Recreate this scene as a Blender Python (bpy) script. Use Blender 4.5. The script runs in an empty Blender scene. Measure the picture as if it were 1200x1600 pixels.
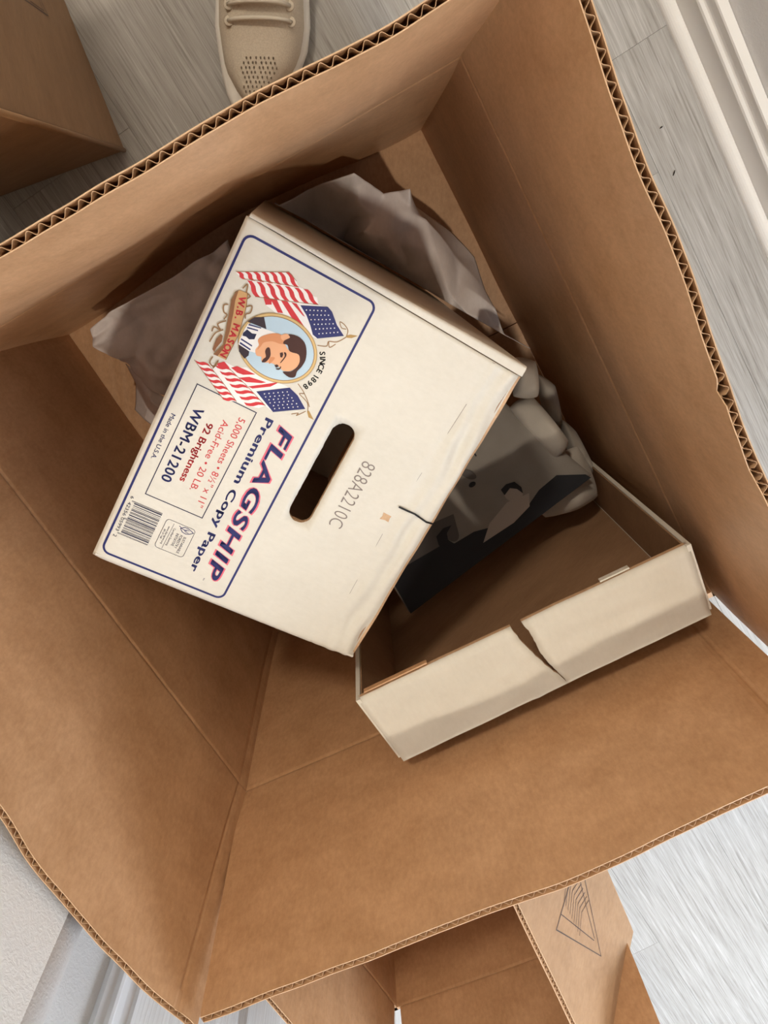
import bpy, math, random
from mathutils import Vector, noise
random.seed(7)
S = bpy.context.scene
COL = S.collection

# ------------------------------------------------------------------ camera
H = 1.05
cam_d = bpy.data.cameras.new('camera'); cam = bpy.data.objects.new('camera', cam_d); COL.objects.link(cam)
FPX = 1214.0
cam_d.sensor_fit = 'AUTO'; cam_d.sensor_width = 36.0; cam_d.lens = FPX / 1600.0 * 36.0
cam_d.clip_start = 0.02
DN = Vector((-50.0, -393.0, FPX)).normalized()          # straight down, seen from the lens
XR = (Vector((1, 0, 0)) - DN * DN.x).normalized()
YR = (-DN).cross(XR)
RX, RY, RZ = XR, YR, -DN                                # rows of the lens -> room rotation
def lens_to_room(v): return Vector((RX.dot(v), RY.dot(v), RZ.dot(v)))
cx, cy, cz = lens_to_room(Vector((1, 0, 0))), lens_to_room(Vector((0, -1, 0))), lens_to_room(Vector((0, 0, -1)))
from mathutils import Matrix
M = Matrix(((cx.x, cy.x, cz.x, 0), (cx.y, cy.y, cz.y, 0), (cx.z, cy.z, cz.z, H), (0, 0, 0, 1)))
cam.matrix_world = M
S.camera = cam

# ------------------------------------------------------------------ world, lights, exposure
S.view_settings.view_transform = 'Standard'; S.view_settings.look = 'None'
S.view_settings.gamma = 1.0; S.view_settings.use_curve_mapping = False
S.view_settings.exposure = 0.0
W = bpy.data.worlds.new('room_air'); S.world = W; W.use_nodes = True
bg = W.node_tree.nodes['Background']; bg.inputs[0].default_value = (1.0, 0.90, 0.80, 1); bg.inputs[1].default_value = 0.07

def lamp(name, kind, loc, energy, color, size=.1, target=None, size_y=None):
    d = bpy.data.lights.new(name, kind); d.energy = energy; d.color = color
    if kind == 'AREA':
        d.size = size
        if size_y: d.shape = 'RECTANGLE'; d.size_y = size_y
    else: d.shadow_soft_size = size
    o = bpy.data.objects.new(name, d); COL.objects.link(o); o.location = loc
    if target is not None:
        o.rotation_euler = (Vector(target) - Vector(loc)).to_track_quat('-Z', 'Y').to_euler()
    return o
lamp('assumed_ceiling_lamp', 'POINT', (1.06, -1.90, 5.47), 345, (1.0, .88, .72), .09)  # lamp out of view, assumed from the shadow directions in the box
lamp('assumed_hall_lamp', 'POINT', (-.72, 1.40, 2.40), 84, (1.0, .88, .72), .12)  # unseen lamp, place assumed from the closed box's shadow on the floor
lamp('assumed_window_daylight', 'AREA', (1.36, -1.41, 1.40), 74, (.74, .85, 1.0), 1.0, (.44, -1.80, .45), 1.1)  # window assumed: unseen area light set against the solid right wall

# ------------------------------------------------------------------ materials
def mat(name):
    m = bpy.data.materials.new(name); m.use_nodes = True
    nt = m.node_tree; b = nt.nodes['Principled BSDF']
    return m, nt, b
def N(nt, t, **kw):
    n = nt.nodes.new(t)
    for k, v in kw.items():
        if k in n.inputs.keys(): n.inputs[k].default_value = v
        else: setattr(n, k, v)
    return n
def L(nt, a, b): nt.links.new(a, b)
def ramp(nt, stops):
    r = nt.nodes.new('ShaderNodeValToRGB'); e = r.color_ramp.elements
    while len(e) < len(stops): e.new(.5)
    for el, (p, c) in zip(e, stops): el.position = p; el.color = (*c, 1)
    return r
def plain(name, col, rough=.6, spec=.3):
    m, nt, b = mat(name)
    b.inputs['Base Color'].default_value = (*col, 1); b.inputs['Roughness'].default_value = rough
    b.inputs['Specular IOR Level'].default_value = spec
    return m
def mapped(nt, coord, scale):
    tc = nt.nodes.new('ShaderNodeTexCoord'); mp = nt.nodes.new('ShaderNodeMapping')
    mp.inputs['Scale'].default_value = scale; L(nt, tc.outputs[coord], mp.inputs['Vector'])
    return mp.outputs['Vector']
def board(name, dark, light, flute=.25, rough=.55, spec=.35, fibre=1.0):
    """paper board: mottled pulp, fine fibres, faint washboard of the flutes (UV in metres)"""
    m, nt, b = mat(name)
    n1 = N(nt, 'ShaderNodeTexNoise', Scale=22.0, Detail=6.0, Roughness=.65); L(nt, mapped(nt, 'UV', (1, 1, 1)), n1.inputs['Vector'])
    n2 = N(nt, 'ShaderNodeTexNoise', Scale=260.0, Detail=4.0, Roughness=.7); L(nt, mapped(nt, 'UV', (1, .45, 1)), n2.inputs['Vector'])
    mx = N(nt, 'ShaderNodeMix', data_type='FLOAT'); mx.inputs[0].default_value = .45
    L(nt, n1.outputs['Fac'], mx.inputs[2]); L(nt, n2.outputs['Fac'], mx.inputs[3])
    r = ramp(nt, [(.36, dark), (.64, light)]); L(nt, mx.outputs[0], r.inputs[0]); L(nt, r.outputs[0], b.inputs['Base Color'])
    b.inputs['Roughness'].default_value = rough; b.inputs['Specular IOR Level'].default_value = spec
    wv = N(nt, 'ShaderNodeTexWave', Scale=21.0, Distortion=.6, Detail=1.0); wv.bands_direction = 'X'
    L(nt, mapped(nt, 'UV', (1, 1, 1)), wv.inputs['Vector'])
    n3 = N(nt, 'ShaderNodeTexNoise', Scale=9.0, Detail=2.0); L(nt, mapped(nt, 'UV', (1, .3, 1)), n3.inputs['Vector'])
    mul = N(nt, 'ShaderNodeMath', operation='MULTIPLY'); L(nt, wv.outputs['Fac'], mul.inputs[0]); L(nt, n3.outputs['Fac'], mul.inputs[1])
    bp = N(nt, 'ShaderNodeBump', Strength=flute, Distance=.0012); L(nt, mul.outputs[0], bp.inputs['Height'])
    bp2 = N(nt, 'ShaderNodeBump', Strength=.12 * fibre, Distance=.0006); L(nt, n2.outputs['Fac'], bp2.inputs['Height']); L(nt, bp.outputs[0], bp2.inputs['Normal'])
    L(nt, bp2.outputs[0], b.inputs['Normal'])
    return m
KRAFT = board('kraft_board', (.48, .265, .130), (.65, .385, .208), .30, .44, .5)
KRAFT_EDGE = board('kraft_cut_edge', (.50, .31, .17), (.66, .44, .27), 0)
FLUTE = board('kraft_flute', (.42, .25, .13), (.56, .36, .21), 0)
KRAFT_OUT = board('kraft_outer_board', (.40, .235, .125), (.52, .32, .18), .15)
WHITE = board('white_coated_board', (.655, .62, .54), (.71, .675, .595), .05, .5, .3, .6)
WHITE_IN = board('brown_carton_inside', (.27, .15, .08), (.36, .21, .115), .2)
NAVY = plain('navy_ink', (.022, .028, .135), .5)
NAVY_D = plain('dark_navy_ink', (.012, .014, .055), .5)
RED = plain('red_ink', (.60, .035, .045), .5)
PINK = plain('rose_outline_ink', (.72, .14, .20), .5)
BLACK = plain('black_ink', (.006, .006, .008), .5)
GREYINK = plain('grey_dot_ink', (.24, .20, .18), .6)
PAPERW = plain('print_white', (.86, .83, .80), .5)

# ------------------------------------------------------------------ mesh helpers
def tag(o, label=None, cat=None, group=None, kind=None):
    if label: o['label'] = label
    if cat: o['category'] = cat
    if group: o['group'] = group
    if kind: o['kind'] = kind
    return o
def empty(name, loc, label=None, cat=None, group=None):
    o = bpy.data.objects.new(name, None); COL.objects.link(o); o.location = loc; o.empty_display_size = .05
    return tag(o, label, cat, group)
def mesh(name, vs, fs, mats, parent=None, uv=None, mi=None, smooth=False):
    """vs are room coordinates; a parented part is stored relative to its parent"""
    off = Vector((0, 0, 0)); p = parent
    while p is not None: off += p.location; p = p.parent
    me = bpy.data.meshes.new(name)
    me.from_pydata([tuple(Vector(v) - off) for v in vs], [], fs)
    if not isinstance(mats, (list, tuple)): mats = [mats]
    for m in mats: me.materials.append(m)
    if mi: me.polygons.foreach_set('material_index', mi)
    if uv:
        l = me.uv_layers.new(name='UVMap')
        for lp in me.loops: l.data[lp.index].uv = uv[lp.vertex_index]
    if smooth: me.polygons.foreach_set('use_smooth', [True] * len(me.polygons))
    me.update()
    o = bpy.data.objects.new(name, me); COL.objects.link(o)
    if parent is not None: o.parent = parent
    return o
class MB:
    def __init__(s): s.v = []; s.f = []; s.uv = []; s.mi = []
    def add(s, vs, fs, uv=None, mi=0):
        b = len(s.v); s.v += [Vector(v) for v in vs]; s.uv += uv if uv else [(v[0], v[1]) for v in vs]
        s.f += [tuple(i + b for i in f) for f in fs]; s.mi += [mi] * len(fs)
    def box(s, o, a, b, c, mi=0):
        o, a, b, c = map(Vector, (o, a, b, c))
        vs = [o, o + a, o + a + b, o + b, o + c, o + a + c, o + a + b + c, o + b + c]
        la, lb, lc = a.length, b.length, c.length
        s.add(vs, [(0, 3, 2, 1), (4, 5, 6, 7), (0, 1, 5, 4), (1, 2, 6, 5), (2, 3, 7, 6), (3, 0, 4, 7)],
              [(0, 0), (la, 0), (la, lb), (0, lb), (lc, lc), (la + lc, lc), (la + lc, lb + lc), (lc, lb + lc)], mi)
    def tube(s, pts, r, n=8, mi=0, closed_ends=True):
        pts = [Vector(p) for p in pts]; rs = r if isinstance(r, (list, tuple)) else [r] * len(pts)
        vs = []; fs = []; up = Vector((0, 0, 1))
        for i, p in enumerate(pts):
            t = (pts[min(i + 1, len(pts) - 1)] - pts[max(i - 1, 0)]).normalized()
            a = t.cross(up); a = a.normalized() if a.length > 1e-4 else Vector((1, 0, 0)); b = a.cross(t)
            for k in range(n):
                th = 2 * math.pi * k / n; vs.append(p + (a * math.cos(th) + b * math.sin(th)) * rs[i])
        for i in range(len(pts) - 1):
            for k in range(n): fs.append((i * n + k, i * n + (k + 1) % n, (i + 1) * n + (k + 1) % n, (i + 1) * n + k))
        if closed_ends: fs.append(tuple(range(n))[::-1]); fs.append(tuple((len(pts) - 1) * n + k for k in range(n)))
        s.add(vs, fs, None, mi)
    def build(s, name, mats, parent=None, smooth=False): return mesh(name, s.v, s.f, mats, parent, s.uv, s.mi, smooth)
def lerp(a, b, t): return a + (b - a) * t
def interp(tab, x):
    if x <= tab[0][0]: return tab[0][1]
    for i in range(len(tab) - 1):
        (x0, y0), (x1, y1) = tab[i], tab[i + 1]
        if x <= x1:
            t = (x - x0) / (x1 - x0); d = x1 - x0
            m0 = (y1 - tab[i - 1][1]) / (x1 - tab[i - 1][0]) * d if i else (y1 - y0)
            m1 = (tab[i + 2][1] - y0) / (tab[i + 2][0] - x0) * d if i + 2 < len(tab) else (y1 - y0)
            return (2*t**3 - 3*t*t + 1) * y0 + (t**3 - 2*t*t + t) * m0 + (3*t*t - 2*t**3) * y1 + (t**3 - t*t) * m1
    return tab[-1][1]
def wob(*a): return noise.noise(Vector(a))

def sheet(name, fn, svals, zvals, thick, parent, rim=None, ends=True, mats=None, pitch=.0082, liner=.0007, depth=.016, seed=0):
    """corrugated board. fn(s, z, d) -> point, d runs through the board. rim: open fluted top edge with two liners."""
    mats = mats or [KRAFT, KRAFT_OUT, KRAFT_EDGE]
    b = MB(); ns, nz = len(svals), len(zvals)
    def grid(d, mi, flip, z_override=None):
        vs = []; uv = []
        for z in (z_override or zvals):
            for s in svals: vs.append(fn(s, z, d)); uv.append((s + seed, z))
        m = len(z_override or zvals); fs = []
        for j in range(m - 1):
            for i in range(ns - 1):
                q = (j * ns + i, j * ns + i + 1, (j + 1) * ns + i + 1, (j + 1) * ns + i); fs.append(q[::-1] if flip else q)
        b.add(vs, fs, uv, mi)
    def strip(A, B, mi):
        n = len(A); b.add(A + B, [(i, i + 1, n + i + 1, n + i) for i in range(n - 1)], [(i * .004, 0) for i in range(n)] + [(i * .004, .004) for i in range(n)], mi)
    grid(0, 0, True); grid(thick, 1, False)
    z0, z1 = zvals[0], zvals[-1]
    strip([fn(s, z0, 0) for s in svals], [fn(s, z0, thick) for s in svals], 2)
    for s in (svals[0], svals[-1]): strip([fn(s, z, 0) for z in zvals], [fn(s, z, thick) for z in zvals], 2)
    if not rim:
        strip([fn(s, z1, 0) for s in svals], [fn(s, z1, thick) for s in svals], 2)
        return b.build(name, mats, parent)
    zd = z1 - depth
    for d0, d1 in ((0, liner), (thick - liner, thick)):
        strip([fn(s, z1, d0) for s in svals], [fn(s, z1, d1) for s in svals], 2)
    for d in (liner, thick - liner):
        strip([fn(s, z1, d) for s in svals], [fn(s, zd, d) for s in svals], 0)
    strip([fn(s, zd, liner) for s in svals], [fn(s, zd, thick - liner) for s in svals], 0)
    o = b.build(name, mats, parent)
    # the wavy medium
    f = MB(); n = int((svals[-1] - svals[0]) / pitch * 10); t = .00045
    def wave(i, dz, sh):
        s = lerp(svals[0] + .001, svals[-1] - .001, i / n)
        ph = 2 * math.pi * s / pitch + .9 * wob(s * 30, seed, 0)
        d = thick / 2 + (thick / 2 - liner - t) * math.sin(ph) + sh
        return fn(s + .0012 * math.cos(ph * 1) * 0, z1 - .0006 - dz, d)
    A = [wave(i, 0, -t / 2) for i in range(n + 1)]; B = [wave(i, 0, t / 2) for i in range(n + 1)]
    A2 = [wave(i, depth - .001, -t / 2) for i in range(n + 1)]; B2 = [wave(i, depth - .001, t / 2) for i in range(n + 1)]
    for P, Q in ((A, B), (A, A2), (B, B2)):
        f.add(P + Q, [(i, i + 1, n + 2 + i, n + 1 + i) for i in range(n)])
    f.build('fluting', FLUTE, o)
    return o
def lin(a, b, n): return [lerp(a, b, i / (n - 1)) for i in range(n)]

# ------------------------------------------------------------------ floor planks
UF = Vector((.5222, -.8528, 0)); VF = Vector((.8528, .5222, 0))   # along the boards / across, towards the right wall
WR = Vector((.3639, .2938, 0))                                     # a point at the foot of the right wall
m, nt, b = mat('grey_oak_vinyl')
vec = mapped(nt, 'UV', (1, 1, 1))
oi = nt.nodes.new('ShaderNodeObjectInfo')
def plank_noise(scale, sx, sy, detail=4, rough=.6, dist=0):
    mp = nt.nodes.new('ShaderNodeMapping'); mp.inputs['Scale'].default_value = (sx, sy, 1)
    cb = nt.nodes.new('ShaderNodeCombineXYZ'); mm = N(nt, 'ShaderNodeMath', operation='MULTIPLY'); mm.inputs[1].default_value = 37.0
    L(nt, oi.outputs['Random'], mm.inputs[0]); L(nt, mm.outputs[0], cb.inputs[2]); L(nt, mm.outputs[0], cb.inputs[0])
    L(nt, cb.outputs[0], mp.inputs['Location']); L(nt, vec, mp.inputs['Vector'])
    n = N(nt, 'ShaderNodeTexNoise', Scale=scale, Detail=float(detail), Roughness=rough, Distortion=float(dist)); L(nt, mp.outputs[0], n.inputs['Vector']); return n
ga = plank_noise(1.0, 9, 230, 5, .65, .5); gb = plank_noise(1.0, 3.0, 34, 5, .6, 2.6); gc = plank_noise(1.0, 16, 640, 4, .65)
mx1 = N(nt, 'ShaderNodeMix', data_type='FLOAT'); mx1.inputs[0].default_value = .34; L(nt, ga.outputs[0], mx1.inputs[2]); L(nt, gb.outputs[0], mx1.inputs[3])
mx2 = N(nt, 'ShaderNodeMix', data_type='FLOAT'); mx2.inputs[0].default_value = .5; L(nt, mx1.outputs[0], mx2.inputs[2]); L(nt, gc.outputs[0], mx2.inputs[3])
rp = ramp(nt, [(.36, (.22, .205, .183)), (.46, (.345, .325, .298)), (.54, (.40, .382, .356)), (.66, (.53, .513, .487))])
L(nt, mx2.outputs[0], rp.inputs[0])
wv = N(nt, 'ShaderNodeTexWave', Scale=1.0, Distortion=5.0, Detail=3.0); wv.wave_type = 'RINGS'; wv.inputs['Detail Scale'].default_value = 1.2
mpw = nt.nodes.new('ShaderNodeMapping'); mpw.inputs['Scale'].default_value = (2.2, 26, 1); cbw = nt.nodes.new('ShaderNodeCombineXYZ'); mmw = N(nt, 'ShaderNodeMath', operation='MULTIPLY'); mmw.inputs[1].default_value = -3.0
L(nt, oi.outputs['Random'], mmw.inputs[0]); L(nt, mmw.outputs[0], cbw.inputs[0]); cbw.inputs[1].default_value = -2.3; L(nt, cbw.outputs[0], mpw.inputs['Location']); L(nt, vec, mpw.inputs['Vector']); L(nt, mpw.outputs[0], wv.inputs['Vector'])
mx3 = N(nt, 'ShaderNodeMix', data_type='FLOAT'); mx3.inputs[0].default_value = .03; L(nt, mx2.outputs[0], mx3.inputs[2]); L(nt, wv.outputs['Fac'], mx3.inputs[3]); L(nt, mx3.outputs[0], rp.inputs[0])
hs = nt.nodes.new('ShaderNodeHueSaturation'); mr = N(nt, 'ShaderNodeMapRange'); mr.inputs[3].default_value = .92; mr.inputs[4].default_value = 1.08
L(nt, oi.outputs['Random'], mr.inputs[0]); L(nt, mr.outputs[0], hs.inputs['Value']); L(nt, rp.outputs[0], hs.inputs['Color']); L(nt, hs.outputs[0], b.inputs['Base Color'])
b.inputs['Roughness'].default_value = .42; b.inputs['Specular IOR Level'].default_value = .35
bp = N(nt, 'ShaderNodeBump', Strength=.35, Distance=.0008); L(nt, mx2.outputs[0], bp.inputs['Height']); L(nt, bp.outputs[0], b.inputs['Normal'])
PLANK = m
SUB = plain('floor_underlay', (.12, .11, .10), .9)
flo = mesh('floor', [WR + UF * x + VF * y + Vector((0, 0, z)) for z in (-.03, -.0062) for x, y in ((-2.6, -3.4), (3.4, -3.4), (3.4, .1), (-2.6, .1))],
           [(3, 2, 1, 0), (4, 5, 6, 7), (0, 1, 5, 4), (1, 2, 6, 5), (2, 3, 7, 6), (3, 0, 4, 7)], SUB)
tag(flo, 'grey oak plank floor running towards the bright end of the room', kind='structure')
PW, PL = .178, 1.52
bev = .0003; b = MB()
prof = [(-.006, 0), (-bev * 1.2, 0), (0, bev), ]
x0, x1, y0, y1 = 0.0001, PL - .0001, 0.0001, PW - .0001
vs = [(x, y, z) for z, i in ((-.006, 0), (-.0004, 0), (0, bev)) for x, y in ((x0 + i, y0 + i), (x1 - i, y0 + i), (x1 - i, y1 - i), (x0 + i, y1 - i))]
fs = [(8, 9, 10, 11)] + [(4 * k + i, 4 * k + (i + 1) % 4, 4 * k + 4 + (i + 1) % 4, 4 * k + 4 + i) for k in (0, 1) for i in range(4)]
pm = bpy.data.meshes.new('floor_plank'); pm.from_pydata(vs, [], fs); pm.materials.append(PLANK)
ul = pm.uv_layers.new(name='UVMap')
for lp in pm.loops: ul.data[lp.index].uv = vs[lp.vertex_index][:2]
ang = math.atan2(UF.y, UF.x)
for r in range(20):
    sh = random.uniform(0, PL) if r else .35
    for c in range(5):
        a = -2.6 + sh - PL * .5 + c * PL
        if a > 3.3 or a + PL < -2.2: continue
        p = bpy.data.objects.new('floor_plank', pm); COL.objects.link(p); p.parent = flo
        p.location = WR + UF * a + VF * (.1 - (r + 1) * PW); p.rotation_euler = (0, 0, ang)

# ------------------------------------------------------------------ walls, skirting, door
def wallmat(name, col, sc, st):
    m, nt, b = mat(name); b.inputs['Base Color'].default_value = (*col, 1); b.inputs['Roughness'].default_value = .7
    n = N(nt, 'ShaderNodeTexNoise', Scale=sc, Detail=5.0, Roughness=.6, Distortion=.8); L(nt, mapped(nt, 'Object', (1, 1, 1)), n.inputs['Vector'])
    r = ramp(nt, [(.42, (0, 0, 0)), (.62, (1, 1, 1))]); L(nt, n.outputs[0], r.inputs[0])
    bp = N(nt, 'ShaderNodeBump', Strength=st, Distance=.0015); L(nt, r.outputs[0], bp.inputs['Height']); L(nt, bp.outputs[0], b.inputs['Normal']); return m
WALL = wallmat('textured_wall_paint', (.78, .765, .74), 260, .22)
TRIM = plain('white_trim_paint', (.82, .79, .74), .35, .4)
TRIMD = plain('white_door_trim_paint', (.80, .80, .80), .4, .4)
def extrude(name, prof, p0, dirn, length, out, m, parent=None, smooth=False, upv=Vector((0, 0, 1))):
    """prof: list of (q, h); q along out, h along upv; swept along dirn"""
    p0 = Vector(p0); n = len(prof); vs = []
    for t in (0, length):
        for q, h in prof: vs.append(p0 + Vector(dirn) * t + Vector(out) * q + Vector(upv) * h)
    fs = [(i, (i + 1) % n, n + (i + 1) % n, n + i) for i in range(n)] + [tuple(range(n))[::-1], tuple(range(n, 2 * n))]
    return mesh(name, vs, fs, m, parent, smooth=smooth)
wr = extrude('wall_right', [(.026, 0), (.026, 2.6), (.126, 2.6), (.126, 0)], WR - UF * 2.5, UF, 5.8, VF, WALL)
tag(wr, kind='structure')
wb = MB(); wo = WR + UF * 1.47 + VF * .012
for a_, l_, z_, h_ in ((0, 1.10, .84, .05), (0, 1.10, 1.95, .05), (0, .05, .84, 1.16), (1.05, .05, .84, 1.16)): wb.box(wo + UF * a_ + Vector((0, 0, z_)), UF * l_, VF * .013, Vector((0, 0, h_)))
wn = wb.build('added_window_frame', TRIM); tag(wn, kind='structure')  # unseen bars added on the solid wall to frame the area light
sh = [(0.0, 0), (.0, .003)] + [(.013 * (1 - math.cos(t)), .003 + .012 * math.sin(t)) for t in lin(.2, math.pi / 2, 7)] + [(.013, 0)]
t1 = extrude('trim_1', sh, WR - UF * 2.5, UF, 5.8, VF, TRIM); tag(t1, kind='structure')
bb = [(.0133, 0), (.0133, .058), (.0118, .060), (.0108, .063), (.0118, .0665), (.0145, .068)] + [(.0145 + .004 * math.sin(t), .068 + .018 * (1 - math.cos(t))) for t in lin(0.2, 1.45, 5)] + [(.0185, .089), (.0150, .0905), (.0140, .093), (.0150, .0955), (.0255, .096), (.0255, 0)]
t2 = extrude('baseboard_right', bb, WR - UF * 2.5, UF, 5.8, VF, TRIM); tag(t2, kind='structure')

# big box corner posts (inner faces), measured on the floor
FL, FR, BR, BL = Vector((-.1162, -.5235, 0)), Vector((.3452, -.3075, 0)), Vector((.0865, .1510, 0)), Vector((-.367, -.0906, 0))
UL = (FL - BL).normalized(); NL = Vector((UL.y, -UL.x, 0))       # along the left wall / outwards from the box
LO = BL                                                           # origin of left-wall measures
def lw(s, q, z=0): return LO + UL * s + NL * q + Vector((0, 0, z))
# wall_left with a rounded end, door frame and grained door beyond it
qf, R = .032, .032; endS = .412
prof = [(-1.9, qf)] + [(endS - R + R * math.sin(t), qf + R * (1 - math.cos(t))) for t in lin(0, math.pi / 2, 10)] + [(endS, .30), (-1.9, .30)]
wl = mesh('wall_left', [lw(s, q, z) for z in (0, 2.6) for s, q in prof],
          [(i, (i + 1) % len(prof), len(prof) + (i + 1) % len(prof), len(prof) + i) for i in range(len(prof))] + [tuple(range(len(prof)))[::-1], tuple(range(len(prof), 2 * len(prof)))], WALL, smooth=False)
for p in wl.data.polygons[1:10]: p.use_smooth = True
tag(wl, kind='structure')
bl = [(.030, 0), (.030, .085), (.027, .092), (.0215, .094), (.0215, .060), (.0195, .058), (.0195, .012), (.0195, .010), (.0195, 0)]
t3 = extrude('baseboard_left', bl, lw(-1.9, 0), UL, 2.28, NL, TRIM); tag(t3, kind='structure')
t4 = extrude('trim_2', [(.0192, 0), (.012, 0), (.012, .004), (.0135, .010), (.0165, .013), (.0192, .014)], lw(-1.9, 0), UL, 2.28, NL, TRIM); tag(t4, kind='structure')
wf = mesh('wall_front', [lw(s, q, z) for z in (0, 2.6) for s, q in ((.413, .128), (.508, .128), (.508, .30), (.413, .30))],
          [(0, 1, 5, 4), (1, 2, 6, 5), (2, 3, 7, 6), (3, 0, 4, 7), (4, 5, 6, 7)], WALL); tag(wf, kind='structure')
cs = [(.508, .15), (.508, .122), (.5165, .1205), (.518, .1165), (.5215, .1165), (.523, .1225), (.530, .1255), (.538, .1265), (.5455, .1255), (.547, .1225), (.550, .1225), (.5515, .1275), (.5535, .15)]
tc = mesh('trim_3', [lw(s, q, z) for z in (0, 2.08) for s, q in cs], [(i, i + 1, len(cs) + i + 1, len(cs) + i) for i in range(len(cs) - 1)] + [tuple(range(len(cs), 2 * len(cs)))], TRIMD)
tag(tc, kind='structure')
m, nt, b = mat('grained_white_door'); b.inputs['Roughness'].default_value = .38; b.inputs['Base Color'].default_value = (.80, .80, .79, 1)
n = N(nt, 'ShaderNodeTexNoise', Scale=1.0, Detail=4.0, Roughness=.6, Distortion=.4); L(nt, mapped(nt, 'UV', (420, 5, 1)), n.inputs['Vector'])
bp = N(nt, 'ShaderNodeBump', Strength=.6, Distance=.0010); L(nt, n.outputs[0], bp.inputs['Height']); L(nt, bp.outputs[0], b.inputs['Normal'])
r = ramp(nt, [(.4, (.70, .69, .67)), (.6, (.82, .82, .81))]); L(nt, n.outputs[0], r.inputs[0]); L(nt, r.outputs[0], b.inputs['Base Color'])
DOOR = m
dp = [(.554, .16), (.554, .127), (.690, .127), (.697, .133), (.702, .133), (.712, .129), (1.03, .129), (1.04, .133), (1.045, .133), (1.052, .127), (1.19, .127), (1.19, .16)]
dv = [lw(s, q, z) for z in (.01, 2.04) for s, q in dp]
dr = mesh('door_1', dv, [(i, i + 1, len(dp) + i + 1, len(dp) + i) for i in range(len(dp) - 1)] + [tuple(range(len(dp)))[::-1], tuple(range(len(dp), 2 * len(dp)))], DOOR, uv=[(s, z) for z in (0, 2.04) for s, q in dp])
tag(dr, 'white wood-grained door behind the rounded wall end', kind='structure')
kb = MB(); kb.tube([lw(1.14, .128, .98), lw(1.14, .085, .98)], [.012, .012], 12); kb.tube([lw(1.14, .09, .98), lw(1.14, .075, .98), lw(1.14, .06, .98), lw(1.14, .053, .98)], [.016, .028, .026, .010], 16)
kb.build('door_handle', plain('brushed_nickel', (.55, .53, .50), .3), dr, True)
wl2 = mesh('wall_front', [lw(s, q, z) for z in (0, 2.6) for s, q in ((1.195, .128), (3.4, .128), (3.4, .30), (1.195, .30))],
           [(3, 0, 4, 7), (0, 1, 5, 4), (1, 2, 6, 5), (2, 3, 7, 6), (4, 5, 6, 7)], WALL); tag(wl2, kind='structure')

# ------------------------------------------------------------------ the big box
ZF, ZT, TH = .366, .617, .0062
BOX = empty('open_cardboard_box', (0.0, -.19, .0), 'large open brown cardboard box with raised flaps in the centre of the floor', 'cardboard box')
CEN = (FL + FR + BR + BL) / 4
SIDES = {
 'front': (FL, FR, [(-.01, .0015), (.0, .003), (.09, .0055), (.21, .007), (.29, .0105), (.36, .005), (.43, 0.0), (.52, -.001)]),
 'right': (FR, BR, [(0, -.003), (.19, -.0037), (.24, -.004), (.29, -.002), (.36, .0023), (.41, .002), (.49, .0082), (.53, .009)]),
 'back':  (BR, BL, [(0, -.009), (.043, -.010), (.084, -.0104), (.126, -.0075), (.155, -.0056), (.31, -.0056), (.5, -.005)]),
 'left':  (BL, FL, [(0, .003), (.2, .006), (.28, .0085), (.33, .0162), (.385, .019), (.436, .0185), (.47, .017), (.5, .0114)]),
}
SCORE = {'front': .474, 'left': .488}
def side_fn(key):
    a, bb, tab = SIDES[key]; t = (bb - a).normalized(); n = Vector((t.y, -t.x, 0)); ln = (bb - a).length
    def fn(s, z, d):
        h = max(0, (z - ZF) / (ZT - ZF)); q = 0
        groove = .0009 * math.exp(-((z - ZF) / .0024) ** 2)
        if h > 0: q += interp(tab, s) * h ** 1.0
        q += .0016 * wob(s * 9, z * 7, len(key) * 3.1) * min(1, abs(z - ZF) / .05)
        if h > .8: q += .0007 * wob(s * 34, 1.7, len(key)) * (h - .8) / .2
        if key == 'back' and z < ZF: q += .021 * math.sin(math.pi * max(0, min(1, s / ln))) ** 2 * max(0, 1 - (z / ZF) ** 2)
        if key == 'back' and h > 0: q += -.006 * math.sin(math.pi * h)*math.sin(math.pi * max(0, min(1, s / ln)))
        sc = SCORE.get(key)
        if sc and d == 0: q += .0014 * math.exp(-((s - sc) / .0022) ** 2)
        if d == 0: q += groove
        zz = z
        if h > .9: zz += .0006 * wob(s * 26, 4.2, len(key))
        if key == 'right' and h > .97 and d < .002: zz -= .007 * max(0, 1 - abs(s - .272) / .008) + .004 * max(0, 1 - abs(s - .22) / .02)
        return a + t * s + n * (q + d) + Vector((0, 0, zz))
    return fn, ln
zw = lin(.0075, .34, 12) + [.350, .358, .3615, .3635, .365, .366]
zf = [.3665, .3685, .371, .375, .382] + lin(.40, .60, 12) + [.606, .611, ZT]
for i, k in enumerate(('front', 'right', 'back', 'left')):
    fn, ln = side_fn(k)
    sv = lin(-TH, ln + TH, 90)
    sheet('side_panel', fn, sv, zw, TH, BOX, seed=i * 2)
    e0, e1 = {'front': (-.004, ln - .007), 'right': (.003, ln + .002), 'back': (.002, ln - .003), 'left': (.003, ln + .010)}[k]
    sv = lin(e0, e1, 120)
    if k in SCORE: sv = sorted(sv + [SCORE[k] + d for d in (-.002, -.001, 0, .001, .002)])
    sheet('flap', fn, sv, zf, TH, BOX, rim=True, seed=i * 2)
b = MB()
def off(p, e): return p + (p - CEN).normalized() * e
q4 = [off(p, .002) for p in (FL, FR, BR, BL)]
mid = [(q4[0] + q4[3]) / 2, (q4[1] + q4[2]) / 2]; bfn, bln = side_fn('back')
edge = [bfn(lerp(-.003, bln + .003, i / 14), .0075, .003) for i in range(15)]
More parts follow.
